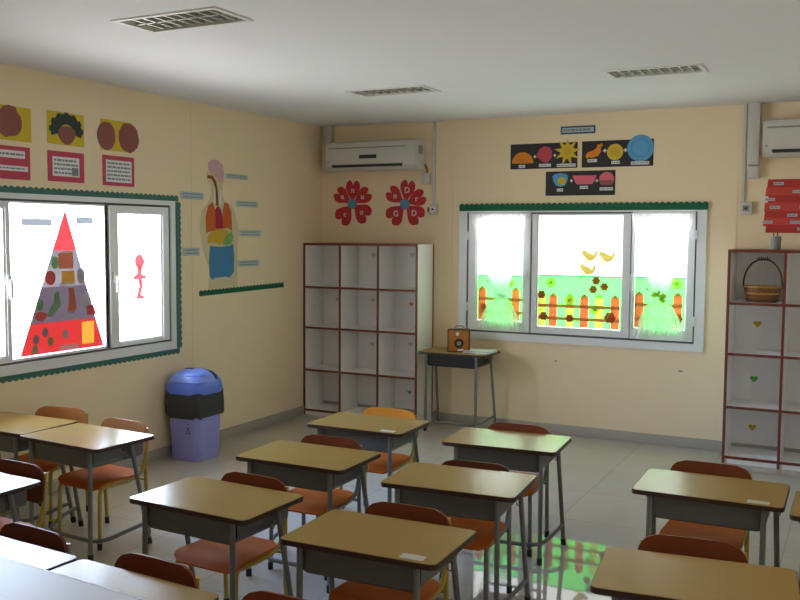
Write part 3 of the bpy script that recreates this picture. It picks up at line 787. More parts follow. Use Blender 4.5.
scallop(1.388, 1.864, 3.418, 1.864, 1, 'back', 'bordergreen', 'green scalloped paper border along the top of the curtained window', d0=.0225, low=.036)

# body chart
t = thing('body_chart', 'cream paper human body chart with coloured organs on left wall', 'chart', (.002, -1.5, 1.195))
bm = NB(); prism(bm, [(-1.645, 1.202), (-1.632, 1.355), (-1.70, 1.493), (-1.738, 1.66), (-1.715, 1.80), (-1.63, 1.865), (-1.60, 1.93), (-1.60, 1.99), (-1.645, 2.03), (-1.655, 2.09), (-1.62, 2.13), (-1.47, 2.10), (-1.455, 2.03), (-1.475, 1.93), (-1.44, 1.885), (-1.32, 1.83), (-1.265, 1.66), (-1.28, 1.45), (-1.285, 1.202)], 'left', .0005, .002); part('body_outline', bm, M['cream'], t)
bm = NB(); prism(bm, [(-1.64, 2.125), (-1.635, 2.165), (-1.59, 2.19), (-1.52, 2.19), (-1.46, 2.155), (-1.445, 2.10), (-1.455, 2.03), (-1.50, 2.02), (-1.54, 2.06), (-1.60, 2.085)], 'left', .002, .0032); part('head', bm, M['palepink'], t)
bm = NB(); prism(bm, [(-1.668, 1.63), (-1.672, 1.75), (-1.64, 1.84), (-1.585, 1.868), (-1.555, 1.80), (-1.552, 1.655)], 'left', .002, .0035); part('lung', bm, M['lung'], t)
bm = NB(); prism(bm, [(-1.465, 1.66), (-1.465, 1.80), (-1.44, 1.868), (-1.395, 1.86), (-1.355, 1.79), (-1.348, 1.65), (-1.40, 1.67)], 'left', .002, .0035); part('lung', bm, M['lung'], t)
bm = NB(); prism(bm, [(-1.556, 1.67), (-1.556, 1.81), (-1.52, 1.84), (-1.485, 1.81), (-1.462, 1.74), (-1.464, 1.67), (-1.51, 1.645)], 'left', .002, .0042); part('heart', bm, M['heart'], t)
bm = NB(); tube(bm, smooth_path([(.004, -1.64, 2.055), (.004, -1.59, 2.06), (.004, -1.545, 1.99), (.004, -1.53, 1.84)], .05, 5), .0028, 6)
prism(bm, [(-1.65, 2.045), (-1.648, 2.068), (-1.59, 2.068), (-1.545, 2.03), (-1.525, 1.95), (-1.52, 1.84), (-1.545, 1.84), (-1.55, 1.95), (-1.57, 2.015), (-1.60, 2.043)], 'left', .002, .0045); part('gullet', bm, M['gullet'], t)
bm = NB(); prism(bm, [(-1.575, 1.86), (-1.562, 1.99), (-1.552, 1.99), (-1.556, 1.85)], 'left', .002, .004); prism(bm, [(-1.505, 1.85), (-1.500, 1.96), (-1.488, 1.96), (-1.482, 1.85)], 'left', .002, .004); part('windpipe', bm, M['paper'], t)
bm = NB(); prism(bm, [(-1.648, 1.55), (-1.652, 1.60), (-1.59, 1.645), (-1.50, 1.665), (-1.40, 1.645), (-1.41, 1.58), (-1.50, 1.54), (-1.60, 1.56)], 'left', .002, .005); part('stomach', bm, M['stomach'], t)
bm = NB(); prism(bm, [(-1.465, 1.545), (-1.44, 1.60), (-1.36, 1.64), (-1.33, 1.60), (-1.36, 1.548), (-1.42, 1.53)], 'left', .002, .0055); part('liver', bm, M['liver'], t)
bm = NB(); prism(bm, [(-1.622, 1.53), (-1.50, 1.522), (-1.38, 1.53), (-1.338, 1.545), (-1.325, 1.44), (-1.33, 1.32), (-1.385, 1.278), (-1.43, 1.29), (-1.50, 1.285), (-1.57, 1.285), (-1.60, 1.268), (-1.628, 1.30), (-1.635, 1.42)], 'left', .002, .0045); part('intestine', bm, M['gut'], t)
for (a, b, c_, d_, lab) in ((-1.424, 2.057, -1.145, 2.095, 'grey-blue word label right of the body chart head'), (-1.296, 1.84, -1.01, 1.888, 'grey-blue word label right of the orange lungs'),
        (-1.26, 1.604, -.97, 1.652, 'grey-blue word label right of the green liver'), (-1.281, 1.36, -.993, 1.41, 'grey-blue word label right of the blue intestine'),
        (-1.965, 1.878, -1.70, 1.932, 'grey-blue word label left of the chart shoulder, at window corner'), (-1.945, 1.46, -1.755, 1.518, 'grey-blue word label left of the chart waist')):
    t = thing('word_label', lab, 'label', (.0065, (a+c_)/2, b), 'word labels around the body chart')  # paper label strips naming the organs
    bm = NB(); prism(bm, rect(a, b, c_, d_), 'left', .0065, .0078); part('paper', bm, M['palelabel'], t)
    part('writing', ink_lines(a+.03, b+.006, c_-.02, d_-.004, 2, 'left', .0078, frac=.35), M['ink'], t)

# ------------------------------------------------------------------ crimson flowers with letters
def letter_mesh(ch, size, cu, cv, d, m, parent, ax='back'):
    cu_ = bpy.data.curves.new('letter', 'FONT'); cu_.body = ch; cu_.size = size; cu_.extrude = .0006; cu_.align_x = 'CENTER'; cu_.align_y = 'CENTER'; cu_.offset = size*.03
    tmp = bpy.data.objects.new('letter', cu_)
    me = bpy.data.meshes.new_from_object(tmp); bpy.data.objects.remove(tmp); bpy.data.curves.remove(cu_)
    bm = NB(); bm.from_mesh(me); bpy.data.meshes.remove(me)
    for v in bm.verts: v.co = AX[ax](cu+v.co.x, cv+v.co.y, d+v.co.z)
    return part('letter', bm, m, parent)
def petal(cu, cv, ang, L=.212, W=.090):
    loc = [(.02, 0), (.05, W*.30), (.085, W*.62), (.12, W*.9), (.15, W), (.178, W*.95), (.198, W*.76), (L, W*.48), (.200, W*.22), (.184, W*.08), (.160, 0)]
    loc = loc + [(a, -b) for a, b in loc[-2:0:-1]]
    c_, s_ = cos(radians(ang)), sin(radians(ang))
    return [(cu+a*c_-b*s_, cv+a*s_+b*c_) for a, b in loc]
for (cu, cv, angs, chs, lab) in ((.325, 1.90, (147, 88, 31, -38, 230), ('a', 'n', 'u', 'o', 'c'), 'crimson paper flower with letters, nearer the corner'),
                                 (.857, 1.893, (143, 80, 22, -42, 224), ('n', 'D', 'r', 'D', 'G'), 'crimson paper flower with letters, nearer the conduit')):
    t = thing('paper_flower', lab, 'paper flower', (cu, -.002, cv), 'crimson letter flowers over the tall cubby shelf')
    for i, (a, ch) in enumerate(zip(angs, chs)):
        bm = NB(); prism(bm, petal(cu, cv, a, W=.073 if a > 0 and a < 180 else .092), 'back', .0005, .0025+.0004*i); p_ = part('petal', bm, M['crimson'], t)
        letter_mesh(ch, .07, cu+.122*cos(radians(a)), cv+.122*sin(radians(a)), .0048, M['sticker2'], p_)
    bm = NB(); prism(bm, disc(cu, cv, .046, n=18), 'back', .001, .012); part('flower_centre', bm, M['flowerblue'], t)

# ------------------------------------------------------------------ three black picture cards and their title
def card(u0, v0, u1, v1, label):
    t = thing('picture_card', label, 'picture card', ((u0+u1)/2, -.002, v0), 'black picture cards over the back window')
    bm = NB(); prism(bm, rect(u0, v0, u1, v1), 'back', .0005, .0025); part('black_card', bm, M['blackcard'], t)
    return t
def add(t, name, poly, m, d0=.0025, d1=.0045, label=None):
    bm = NB(); prism(bm, poly, 'back', d0, d1); return part(name, bm, M[m], t, label)
def tags_(t, L):
    for (u, v, w) in L:
        p_ = add(t, 'word_tag', rect(u-w/2, v-.012, u+w/2, v+.012), 'paper')
        part('writing', ink_lines(u-w/2+.006, v-.009, u+w/2-.004, v+.009, 1, 'back', .0045), M['ink'], p_)
t = card(1.832, 2.17, 2.398, 2.374, 'black picture card with orange half circle, red rose and sunflower')
p_ = add(t, 'orange_slice', [(1.938+.092*cos(a), 2.216+.092*sin(a)) for a in [pi*k/16 for k in range(17)]], 'orange')
for k in range(1, 6):
    a = pi*k/6; bm = NB(); tube(bm, [(1.938, -.005, 2.22), (1.938+.08*cos(a), -.005, 2.216+.08*sin(a))], .0015, 5); part('segment_line', bm, M['lung'], p_)
p_ = add(t, 'rose', jag(2.128, 2.285, .062, .066, .14, 18, 21), 'pink'); add(p_, 'rose_heart', jag(2.128, 2.287, .03, .03, .2, 12, 4), 'red', .0045, .0065)
sf = []
for k in range(18):
    a = 2*pi*k/18+.15; r = .112 if k % 2 == 0 else .052; sf.append((2.314+r*cos(a), 2.300+r*sin(a)))
p_ = add(t, 'sunflower', sf, 'yellowp'); add(p_, 'sunflower_heart', disc(2.314, 2.30, .034), 'stomach', .0045, .0065)
for (u, v) in ((2.043, 2.268), (2.211, 2.274)): add(t, 'plus_sign', [(u-.012, v-.004), (u-.004, v-.004), (u-.004, v-.012), (u+.004, v-.012), (u+.004, v-.004), (u+.012, v-.004), (u+.012, v+.004), (u+.004, v+.004), (u+.004, v+.012), (u-.004, v+.012), (u-.004, v+.004), (u-.012, v+.004)], 'paper')
tags_(t, [(1.932, 2.192, .055), (2.129, 2.196, .10), (2.307, 2.192, .155)])
t = card(2.434, 2.169, 2.997, 2.376, 'black picture card with orange shape, yellow disc and big blue disc')
add(t, 'fox_shape', [(2.464, 2.255), (2.475, 2.285), (2.53, 2.305), (2.555, 2.325), (2.56, 2.352), (2.575, 2.345), (2.595, 2.358), (2.602, 2.338), (2.585, 2.325), (2.59, 2.29), (2.565, 2.258), (2.52, 2.245), (2.49, 2.248), (2.478, 2.238)], 'orange')
p_ = add(t, 'yellow_disc', disc(2.699, 2.284, .064, n=24), 'yellowp'); add(p_, 'inner_circle', disc(2.699, 2.284, .036, n=18), 'stomach', .0045, .006)
p_ = add(t, 'blue_disc', disc(2.897, 2.308, .103, n=32), 'bluecard'); bm = NB(); ring(bm, disc(2.897, 2.308, .072, n=28), disc(2.897, 2.308, .066, n=28), 'back', .0045, .006); part('inner_circle', bm, M['gut'], p_)
tags_(t, [(2.519, 2.222, .075), (2.705, 2.203, .065), (2.896, 2.193, .14)])
for (u, v) in ((2.619, 2.297), (2.78, 2.296)): add(t, 'plus_sign', [(u-.014, v-.005), (u-.005, v-.005), (u-.005, v-.014), (u+.005, v-.014), (u+.005, v-.005), (u+.014, v-.005), (u+.014, v+.005), (u+.005, v+.005), (u+.005, v+.014), (u-.005, v+.014), (u-.005, v+.005), (u-.014, v+.005)], 'paper')
t = card(2.138, 1.949, 2.706, 2.144, 'black picture card with blue cup, pink tub and cupcake, lowest of three')
p_ = add(t, 'blue_cup', [(2.195, 2.105), (2.21, 2.12), (2.26, 2.13), (2.31, 2.12), (2.325, 2.105), (2.318, 2.06), (2.30, 2.03), (2.262, 2.02), (2.222, 2.032), (2.203, 2.065)], 'bluecard')
q_ = add(p_, 'cup_flower', jag(2.272, 2.064, .032, .034, .15, 14, 2), 'yellowp', .0045, .006); add(q_, 'flower_heart', disc(2.272, 2.064, .012, n=12), 'liver', .006, .007) if False else None
add(t, 'pink_tub', [(2.362, 2.108), (2.558, 2.106), (2.54, 2.06), (2.525, 2.037), (2.398, 2.037), (2.38, 2.06)], 'rose')
p_ = add(t, 'cupcake', [(2.578, 2.072), (2.582, 2.10), (2.61, 2.125), (2.64, 2.132), (2.672, 2.122), (2.694, 2.095), (2.696, 2.068), (2.684, 2.028), (2.592, 2.028)], 'rose')
add(p_, 'cake_case', [(2.585, 2.066), (2.69, 2.064), (2.684, 2.027), (2.592, 2.027)], 'brownface', .0045, .006)
for (u, v) in ((2.353, 2.067), (2.56, 2.063)): add(t, 'plus_sign', [(u-.011, v-.004), (u-.004, v-.004), (u-.004, v-.012), (u+.004, v-.012), (u+.004, v-.004), (u+.011, v-.004), (u+.011, v+.004), (u+.004, v+.004), (u+.004, v+.012), (u-.004, v+.012), (u-.004, v+.004), (u-.011, v+.004)], 'paper')
tags_(t, [(2.259, 1.994, .05), (2.456, 2.012, .065), (2.636, 1.998, .105)])
t = thing('title_sign', 'small white title strip with navy border above the black picture cards', 'sign', (2.396, -.002, 2.441))
add(t, 'border', rect(2.256, 2.438, 2.539, 2.501), 'navyblue', .0005, .002); p_ = add(t, 'paper', rect(2.268, 2.451, 2.525, 2.488), 'palelabel', .002, .003)
part('writing', ink_lines(2.278, 2.457, 2.515, 2.482, 1, 'back', .003, frac=.7), M['ink'], p_)

# red word poster
t = thing('word_poster', 'red poster of overlapping word strips on the right of back wall', 'poster', (4.1, -.003, 1.655))
random.seed(5)
rows = [(2.045, 1.985, 3.822), (1.985, 1.925, 3.812), (1.93, 1.87, 3.828), (1.875, 1.81, 3.806), (1.815, 1.755, 3.808), (1.765, 1.705, 3.803), (1.712, 1.658, 3.82)]
labs = [[3.90, 4.10, 4.3], [4.03, 4.22, 4.35], [3.845, 4.12, 4.28], [3.88, 4.08, 4.30], [4.0, 4.2, 4.33], [3.832, 4.02, 4.25], [4.07, 4.2, 4.36]]
for i, ((z1_, z0_, xs), lx) in enumerate(zip(rows, labs)):
    e_ = .0005+.0004*i; x = xs; k = 0
    bm = NB(); prism(bm, [(xs, z0_), (4.45, z0_-.004), (4.45, z1_), (xs+.006, z1_+.002)], 'back', e_, e_+.002); s_ = part('red_strip', bm, M['red' if i % 2 else 'redshade'], t)  # every other strip is darker, in place of shadow lines between strips
    for u in lx:
        bm = NB(); prism(bm, rect(u-.034, (z0_+z1_)/2-.010, u+.034, (z0_+z1_)/2+.011), 'back', e_+.002, e_+.003); w_ = part('word_tag', bm, M['palelabel'], s_)
        part('writing', ink_lines(u-.028, (z0_+z1_)/2-.007, u+.028, (z0_+z1_)/2+.008, 1, 'back', e_+.003), M['ink'], w_)
        random.seed(5+i)

# wall scuffs below the curtained window are part of the wall; small tape marks
for (x, z, w_) in ((3.245, .59, .03), (2.25, .60, .02)):
    bm = NB(); prism(bm, rrect(w_, .012, .003, 2, x, z), 'back', .0003, .001); single('tape_mark', bm, M['greyclay' if x > 3 else 'acgrey'], 'small grey scuff of tape on wall below the curtained window' + (', under its right end' if x > 3 else ', under its middle'), 'tape mark')

# ------------------------------------------------------------------ things on the back window (panes at d=-.026)
DG = -.0255
def stick(name, polys, m, label, cat, d0=0., th=.0012, group=None):
    bm = NB()
    for i, p in enumerate(polys): prism(bm, p, 'back', DG+d0, DG+d0+th)
    return single(name, bm, M[m], label, cat, group)
for (a, b, z1_, lab) in ((1.548, 1.951, 1.283, 'green translucent film on lower left pane of curtained window'), (2.082, 2.769, 1.298, 'green translucent film on lower middle pane of curtained window'), (2.875, 3.262, 1.302, 'green translucent film on lower right pane of curtained window')):
    t = thing('window_film', lab, 'window film', ((a+b)/2, .025, .88), 'green films on the curtained window')
    zb = .907 if a != 2.082 else .880
    zp = 1.128 if a == 2.082 else 1.165
    us_ = {1.548: (1.587, 1.888), 2.082: (2.1155, 2.211, 2.351, 2.472, 2.592, 2.722), 2.875: (2.910, 3.205)}[a]
    bm = NB(); prism(bm, rect(a, zp, b, z1_), 'back', DG, DG+.001); e0 = a
    for uu in us_ + (9,):
        e1 = min(uu-.034, b)
        if e1 > e0: prism(bm, rect(e0, zb, e1, zp), 'back', DG, DG+.001)
        e0 = uu+.034
    part('film', bm, M['film'], t)
    bm = NB(); prism(bm, rect(a, z1_-.002, b, z1_+.008), 'back', DG, DG+.0015); part('hem', bm, M['filmdark'], t)
def pick(u, zb, zt_, w=.034): return [(u-w, zb), (u+w, zb), (u+w, zt_-.032), (u, zt_), (u-w, zt_-.032)]
def fence(us, rails, zb, zt_, label, yell=()):
    t = thing('paper_fence', label, 'paper fence', (sum(us)/len(us), .023, zb), 'paper picket fences on the curtained window')
    for u in yell:
        bm = NB(); prism(bm, pick(u, zb, zt_, .034), 'back', DG+.0012, DG+.0022); part('picket', bm, M['picketyellow'], t, 'lime green picket')
    for (a, b) in rails:
        for (v0, v1) in ((1.040, 1.066), (.938, .963)):
            bm = NB(); prism(bm, rect(a, v0, b, v1), 'back', DG+.0024, DG+.0034); part('rail', bm, M['picket'], t)
    for u in us:
        bm = NB(); prism(bm, pick(u, zb, zt_), 'back', DG+.0036, DG+.0048); part('picket', bm, M['picket'], t)
fence((2.211, 2.472, 2.722), ((2.085, 2.76),), .884, 1.160, 'paper picket fence with orange and lime pickets on middle pane', (2.0955+.02, 2.351, 2.592))
def fence_side(us, label, a, b):
    t = thing('paper_fence', label, 'paper fence', (sum(us)/len(us), .023, .91), 'paper picket fences on the curtained window')
    for (v0, v1) in ((1.076, 1.102), (.965, .99)):
        bm = NB(); prism(bm, rect(a, v0, b, v1), 'back', DG+.0012, DG+.0022); part('rail', bm, M['picket'], t)
    for u in us:
        bm = NB(); prism(bm, pick(u, .910, 1.197), 'back', DG+.0024, DG+.0036); part('picket', bm, M['picket'], t)
fence_side((1.587, 1.888), 'paper picket fence of orange pickets on left curtained pane', 1.555, 1.945)
fence_side((2.910, 3.205), 'paper picket fence of orange pickets on right curtained pane', 2.876, 3.24)
def blossom(u, v, r, m, label, seed):
    t = thing('paper_blossom', label, 'paper blossom', (u, .02, v-r), 'paper blossoms stuck on the curtained window')
    pts = []
    for k in range(30):
        a = 2*pi*k/30+seed; pts.append((u+r*(1+.12*cos(6*a))*cos(a), v+r*(1+.12*cos(6*a))*sin(a)))
    bm = NB(); prism(bm, pts, 'back', DG+.005, DG+.0062); part('petals', bm, M[m], t)
    bm = NB(); prism(bm, disc(u, v, r*.35, n=12), 'back', DG+.0062, DG+.0072); part('blossom_centre', bm, M[m], t)
for i, (u, v, r, m, lab) in enumerate((
    (2.189, 1.242, .040, 'stickolive', 'olive paper blossom on the upper green film of middle pane, far left'),
    (2.112, 1.141, .033, 'stickbrown', 'russet paper blossom above the left end of middle fence'),
    (2.350, 1.104, .042, 'stickolive', 'olive paper blossom on lime picket at the middle of fence'),
    (2.565, 1.267, .032, 'stickbrown', 'russet paper blossom topmost of the trio below the paper birds'),
    (2.543, 1.196, .032, 'stickbrown', 'russet paper blossom lower left of the trio below paper birds'),
    (2.632, 1.220, .032, 'stickbrown', 'russet paper blossom lower right of the trio below paper birds'),
    (2.556, 1.034, .038, 'stickolive', 'olive paper blossom on the middle fence, right half'),
    (2.133, .965, .034, 'stickbrown', 'russet paper blossom on lower rail of the middle fence, left end'),
    (2.353, .955, .032, 'stickbrown', 'russet paper blossom on lower rail at the middle of fence'),
    (2.682, .975, .044, 'stickbrown', 'large russet paper blossom on lower rail of middle fence, right end'),
    (1.841, 1.227, .034, 'stickolive', 'olive paper blossom on left curtained pane, above the picket'),
    (1.838, 1.035, .042, 'stickolive', 'olive paper blossom beside the picket on left curtained pane'),
    (1.601, 1.019, .028, 'stickbrown', 'russet paper blossom on the left picket of left curtained pane'),
    (3.195, 1.262, .042, 'stickolive', 'olive paper blossom on right curtained pane, above the picket'),
    (3.205, .990, .040, 'stickbrown', 'russet paper blossom on the right picket of right curtained pane'))):
    blossom(u, v, r, m, lab, i*.7)
def grow(bm, u, v):
    for w_ in bm.verts: w_.co.x = u+(w_.co.x-u)*1.12; w_.co.z = v+(w_.co.z-v)*1.25
def bird(u, v, label):
    t = thing('paper_bird', label, 'paper bird', (u, .02, v-.04), 'paper birds stuck on the middle pane')
    bm = NB(); prism(bm, [(u-.062, v+.035), (u-.045, v+.048), (u-.01, v+.035), (u+.03, v+.018), (u+.044, v+.045), (u+.058, v+.045), (u+.052, v+.012), (u+.035, v-.012), (u+.005, v-.022), (u-.02, v-.012), (u-.05, v+.012)], 'back', DG, DG+.0012); grow(bm, u, v); part('bird_body', bm, M['birdcard'], t)
    bm = NB(); prism(bm, [(u+.012, v-.014), (u-.02, v-.022), (u-.066, v-.052), (u-.062, v-.038), (u-.03, v-.008)], 'back', DG+.0012, DG+.0022); grow(bm, u, v); part('tail', bm, M['stickolive'], t)
bird(2.508, 1.452, 'ochre paper bird on middle pane, upper left of the three')
bird(2.648, 1.445, 'ochre paper bird on middle pane, upper right of the three')
bird(2.496, 1.338, 'ochre paper bird on middle pane, lowest of the three')
for (u, v, lab) in ((1.634, 1.236, 'tiny dark paper leaf on left curtained pane'), (2.972, 1.214, 'tiny dark paper leaf on right curtained pane')):
    stick('paper_leaf', [[(u-.016, v+.018), (u+.004, v+.008), (u+.016, v-.018), (u-.004, v-.006)]], 'pyrdark', lab, 'paper leaf', .0012)

# curtains
def curtain(xc_top, wt, xc_tie, wt_tie, xc_bot, wb, zt_, ztie, zb, label, bow=None, ph=0.):
    t = thing('sheer_curtain', label, 'curtain', (xc_tie, -.05, zb), 'tied sheer curtains at the curtained window')
    def prof(z):
        if z > ztie: s = (z-ztie)/(zt_-ztie); s2 = s**.85; return xc_tie+(xc_top-xc_tie)*s2, wt_tie+(wt-wt_tie)*min(1, 1.08*s**.8)
        s = (ztie-z)/(ztie-zb); s2 = s**.55; return xc_tie+(xc_bot-xc_tie)*s, wt_tie+(wb-wt_tie)*s2
    def f(u, v):
        z = zb+(zt_-zb)*v; xc, w_ = prof(z)
        amp = .007+.010*min(1, wt_tie/w_*1.2)
        x = xc+(u-.5)*w_+.004*sin(23*v+5*u)
        y = -.052-amp*sin(2*pi*(9*u)+ph+1.2*sin(3*v))-.004*sin(2*pi*21*u)
        zz = z+(.012*sin(2*pi*5*u+ph) if v < .02 else 0) - (.05*((u-.5)*2)**2*(1-v) if z < ztie else -.0)*.6
        return (x, y, zz)
    bm = NB(); P = [[bm.verts.new(f(i/90, j/50)) for i in range(91)] for j in range(51)]
    for j in range(50):
        for i in range(90): bm.faces.new((P[j][i], P[j][i+1], P[j+1][i+1], P[j+1][i]))
    part('cloth', bm, M['curtain'], t)
    bm = NB(); tube(bm, [(xc_tie+(wt_tie/2+.010)*cos(2*pi*k/20), -.052+.024*sin(2*pi*k/20), ztie+.004*sin(4*pi*k/20)) for k in range(21)], .010, 8); part('tie', bm, M['curtaintie'], t)
    bm = NB(); tube(bm, [(xc_top-wt/2-.01, -.052, zt_+.002), (xc_top+wt/2+.01, -.052, zt_+.002)], .0035, 8)
    for x in (xc_top-wt/2-.008, xc_top+wt/2+.008): tube(bm, [(x, -.052, zt_+.002), (x, -.012, zt_+.002)], .003, 6)
    part('curtain_wire', bm, M['pvc'], t)
    if bow:
        bm = NB()
        for (dx, dz, a) in ((-.03, .02, .5), (.03, -.02, -.5), (.0, .03, 1.2), (.035, .012, 0)):
            prism(bm, [(bow[0]+dx+.03*cos(k*2*pi/12+a)*(.6+.4*cos(k*pi/3)), bow[1]+dz+.022*sin(k*2*pi/12+a)) for k in range(12)], 'back', .082, .087)
        part('bow', bm, M['bow'], t, 'lime green ribbon bow')
curtain(1.749, .47, 1.785, .07, 1.765, .40, 1.80, 1.125, .862, 'sheer white curtain tied at waist over left pane, behind the taller desk', ph=.4)
curtain(3.085, .45, 3.082, .07, 3.090, .40, 1.802, 1.165, .868, 'sheer white curtain tied with lime bow over right pane', bow=(3.078, 1.158), ph=2.)

# ------------------------------------------------------------------ things on the left window
DGL = -.0255
def sl(t, name, polys, m, d0, d1=None, label=None):
    bm = NB()
    for p in polys: prism(bm, p, 'left', DGL+d0, DGL+(d1 or d0+.001))
    return part(name, bm, M[m], t, label)
ap, bl, br = (-3.022, 1.775), (-3.392, .873), (-2.712, .880)
def pyr(z): 
    s = (ap[1]-z)/(ap[1]-.876); return ap[0]+(bl[0]-ap[0])*s, ap[0]+(br[0]-ap[0])*s
def band(za, zb): a, b = pyr(za); c_, d_ = pyr(zb); return [(c_, zb), (d_, zb), (b, za), (a, za)]
t = thing('pyramid_poster', 'tall triangular red food poster on the middle pane of left window', 'poster', (-.02, -3.03, .874))
sl(t, 'tip_band', [[(pyr(1.515)[0], 1.515), (pyr(1.515)[1], 1.515), ap]], 'pyrtip', .0)
b2_ = sl(t, 'upper_band', [band(1.515, 1.288)], 'pyrgrey', 0)
sl(b2_, 'picture', [rect(-3.085, 1.40, -2.965, 1.50)], 'pyrorange', .0024); sl(b2_, 'picture', [rect(-3.06, 1.30, -2.955, 1.385)], 'pyryellow', .0024)
sl(b2_, 'picture', [disc(-3.15, 1.345, .04, .045)], 'pyrred', .0024); sl(b2_, 'picture', [disc(-2.90, 1.35, .035, .05)], 'gut' if False else 'pyrgrey', .0024); sl(b2_, 'picture', [disc(-3.115, 1.44, .03, .04)], 'pyrgreen', .0024)
sl(b2_, 'word_tag', [rect(-3.08, 1.292, -2.95, 1.308)], 'pyrwhite', .0036); sl(b2_, 'word_tag', [rect(-3.07, 1.50, -2.97, 1.513)], 'pyrwhite', .0036)
b3_ = sl(t, 'middle_band', [band(1.288, 1.068)], 'pyrdark', 0)
sl(b3_, 'picture', [[(-3.19, 1.11), (-3.15, 1.10), (-3.07, 1.17), (-3.09, 1.265), (-3.13, 1.24), (-3.12, 1.20)]], 'pyrgreen', .0024)
sl(b3_, 'picture', [[(-3.02, 1.13), (-2.97, 1.115), (-2.94, 1.15), (-2.965, 1.27), (-3.01, 1.28), (-3.0, 1.20)]], 'pyrorange', .0024)
sl(b3_, 'picture', [disc(-2.85, 1.195, .055, .05)], 'pyrwhite', .0024); sl(b3_, 'picture', [[(-2.85, 1.09), (-2.77, 1.09), (-2.80, 1.16), (-2.86, 1.15)]], 'pyrred', .0024)
sl(b3_, 'picture', [disc(-3.23, 1.11, .045, .03)], 'pyrred', .0024); sl(b3_, 'picture', [disc(-3.24, 1.18, .03, .035)], 'pyrgreen', .0024)
sl(b3_, 'word_tag', [rect(-3.065, 1.085, -2.965, 1.108)], 'pyrwhite', .0036)
def cut(za, zb, side): a, b = pyr(za); c_, d_ = pyr(zb); return [(c_, zb), (-2.90, zb), (-2.90, za), (a, za)] if side < 0 else [(-2.795, zb), (d_, zb), (b, za), (-2.795, za)]
b4_ = sl(t, 'base_band', [cut(1.068, .876, -1), cut(1.068, .876, 1), rect(-2.90, 1.05, -2.795, 1.068), rect(-2.90, .876, -2.795, .905)], 'pyrred', 0)
sl(b4_, 'picture', [rect(-2.90, .905, -2.795, 1.05)], 'pyrpale', .0)
for (u, v, m) in ((-3.27, .97, 'pyrdark'), (-3.20, 1.01, 'pyrdark'), (-3.16, .95, 'pyrgreen'), (-3.04, .985, 'pyrgrey'), (-3.28, .91, 'pyrgreen')): sl(b4_, 'picture', [disc(u, v, .024, .03, 10)], m, .0024)
sl(b4_, 'word_tag', [rect(-3.09, .886, -2.93, .915)], 'pyrwhite', .0036)
for (a, c_, v0, v1, lab) in ((-3.362, -3.125, 1.668, 1.712, 'grey translucent paper strip left of the red poster tip'), (-2.93, -2.785, 1.685, 1.728, 'grey translucent paper strip right of the red poster tip')):
    bm = NB(); prism(bm, rect(a, v0, c_, v1), 'left', DGL, DGL+.001); single('paper_strip', bm, M['greystrip'], lab, 'paper strip')
t = thing('paper_doll', 'pink film figure on the right pane of the left window', 'paper figure', (-.02, -2.36, 1.17))
sl(t, 'figure', [[(-2.36+.05*cos(a), 1.43+.05*sin(a)) for a in [pi*(-.35+1.7*k/16)+pi/2+.47 for k in range(17)]]], 'doll', .0)
sl(t, 'torso', [[(-2.385, 1.395), (-2.335, 1.395), (-2.34, 1.34), (-2.295, 1.325), (-2.30, 1.30), (-2.338, 1.305), (-2.33, 1.255), (-2.352, 1.20), (-2.315, 1.178), (-2.32, 1.165), (-2.41, 1.165), (-2.39, 1.20), (-2.372, 1.25), (-2.38, 1.305), (-2.425, 1.30), (-2.43, 1.325), (-2.385, 1.345)]], 'doll', .0012)

# ------------------------------------------------------------------ light: overcast daylight through the windows
w = bpy.data.worlds.new('overcast_sky'); SC.world = w; w.use_nodes = True
bg = w.node_tree.nodes['Background']; bg.inputs['Strength'].default_value = 9.0
wt = w.node_tree; geo = wt.nodes.new('ShaderNodeTexCoord'); sep = wt.nodes.new('ShaderNodeSeparateXYZ'); ramp = wt.nodes.new('ShaderNodeValToRGB')
sep.name = 'direction'; mr = wt.nodes.new('ShaderNodeMapRange'); mr.inputs['From Min'].default_value = -1; mr.inputs['From Max'].default_value = 1
wt.links.new(geo.outputs['Generated'], sep.inputs[0]); wt.links.new(sep.outputs['Z'], mr.inputs['Value']); wt.links.new(mr.outputs[0], ramp.inputs[0]); wt.links.new(ramp.outputs[0], bg.inputs['Color'])
els = ramp.color_ramp.elements
els[0].position = .22; els[0].color = (.34, .335, .335, 1); els[1].position = .78; els[1].color = (.36, .66, 1.42, 1)
for p_, c_ in ((.45, (.95, .94, .93, 1)), (.5, (1, .99, .98, 1)), (.61, (.62, .84, 1.26, 1))): e_ = els.new(p_); e_.color = c_
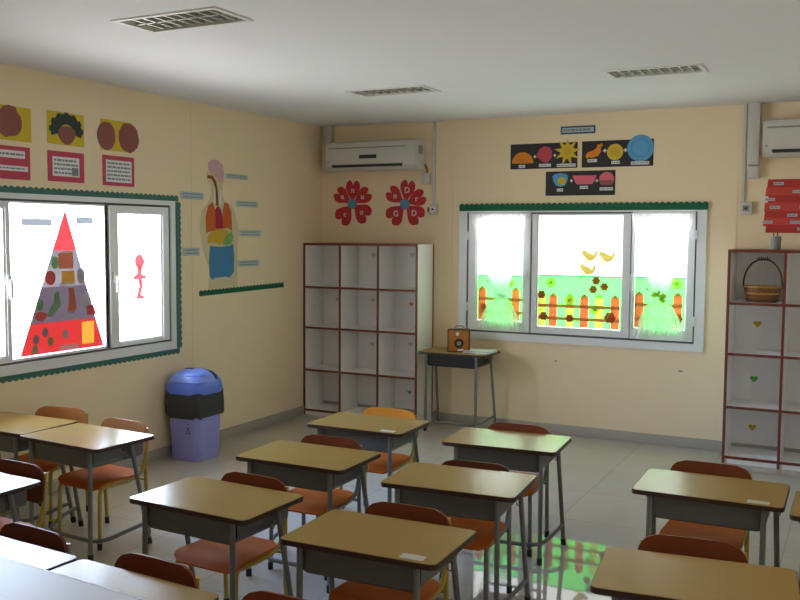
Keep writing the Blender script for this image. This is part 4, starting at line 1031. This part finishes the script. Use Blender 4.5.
# the sky is brighter towards the hazy sun side (left) than behind the back wall
ms = wt.nodes.new('ShaderNodeMapRange'); ms.interpolation_type = 'SMOOTHSTEP'
ms.inputs['From Min'].default_value = -.34; ms.inputs['From Max'].default_value = -.86; ms.inputs['To Min'].default_value = 2.1; ms.inputs['To Max'].default_value = 16.
ha = wt.nodes.new('ShaderNodeMapRange'); ha.inputs['From Min'].default_value = -.36; ha.inputs['From Max'].default_value = -.85
hz = wt.nodes.new('ShaderNodeMix'); hz.data_type = 'RGBA'; hz.inputs['A'].default_value = (1, .98, .95, 1)
wt.links.new(sep.outputs['X'], ha.inputs['Value']); wt.links.new(ha.outputs[0], hz.inputs['Factor']); wt.links.new(ramp.outputs[0], hz.inputs['B']); wt.links.new(hz.outputs['Result'], bg.inputs['Color'])
wt.links.new(sep.outputs['X'], ms.inputs['Value']); wt.links.new(ms.outputs[0], bg.inputs['Strength'])
def portal(name, loc, rot, sx, sy):
    l = bpy.data.lights.new(name, 'AREA'); l.shape = 'RECTANGLE'; l.size = sx; l.size_y = sy; l.cycles.is_portal = True
    o = bpy.data.objects.new(name, l); COL.objects.link(o); o.location = loc; o.rotation_euler = rot
portal('daylight_opening', (-.125, -3.03, 1.328), (0, -pi/2, 0), 1.06, 2.0)
portal('daylight_opening', (RX+.125, -4.4, 1.375), (0, pi/2, 0), 1.15, 1.6)
portal('daylight_opening', (1.8, RY-.125, 1.375), (pi/2, 0, 0), 1.2, 1.15)
portal('daylight_opening', (2.40, .125, 1.297), (-pi/2, 0, 0), 2.0, 1.07)

# ------------------------------------------------------------------ camera
cam = bpy.data.cameras.new('camera'); co = bpy.data.objects.new('camera', cam); COL.objects.link(co); SC.camera = co
f, yaw, pitch, roll = 920.26, .4709, .0719, .0065
cam.sensor_fit = 'HORIZONTAL'; cam.sensor_width = 36; cam.lens = f*36/800; cam.clip_start = .05
fw = Vector((-sin(yaw)*cos(pitch), cos(yaw)*cos(pitch), -sin(pitch))); r_ = Vector((cos(yaw), sin(yaw), 0)); u_ = r_.cross(fw)
R = r_*cos(roll)+u_*sin(roll); U = -r_*sin(roll)+u_*cos(roll)
mw = Matrix((R, U, -fw)).transposed().to_4x4(); mw.translation = Vector((4.5079, -7.2574, 1.6334)); co.matrix_world = mw

SC.view_settings.view_transform = 'Standard'; SC.view_settings.look = 'None'; SC.view_settings.gamma = 1; SC.view_settings.use_curve_mapping = False
SC.view_settings.exposure = 1.14
SC.cycles.diffuse_bounces = 6; SC.cycles.transparent_max_bounces = 16; SC.cycles.max_bounces = 14
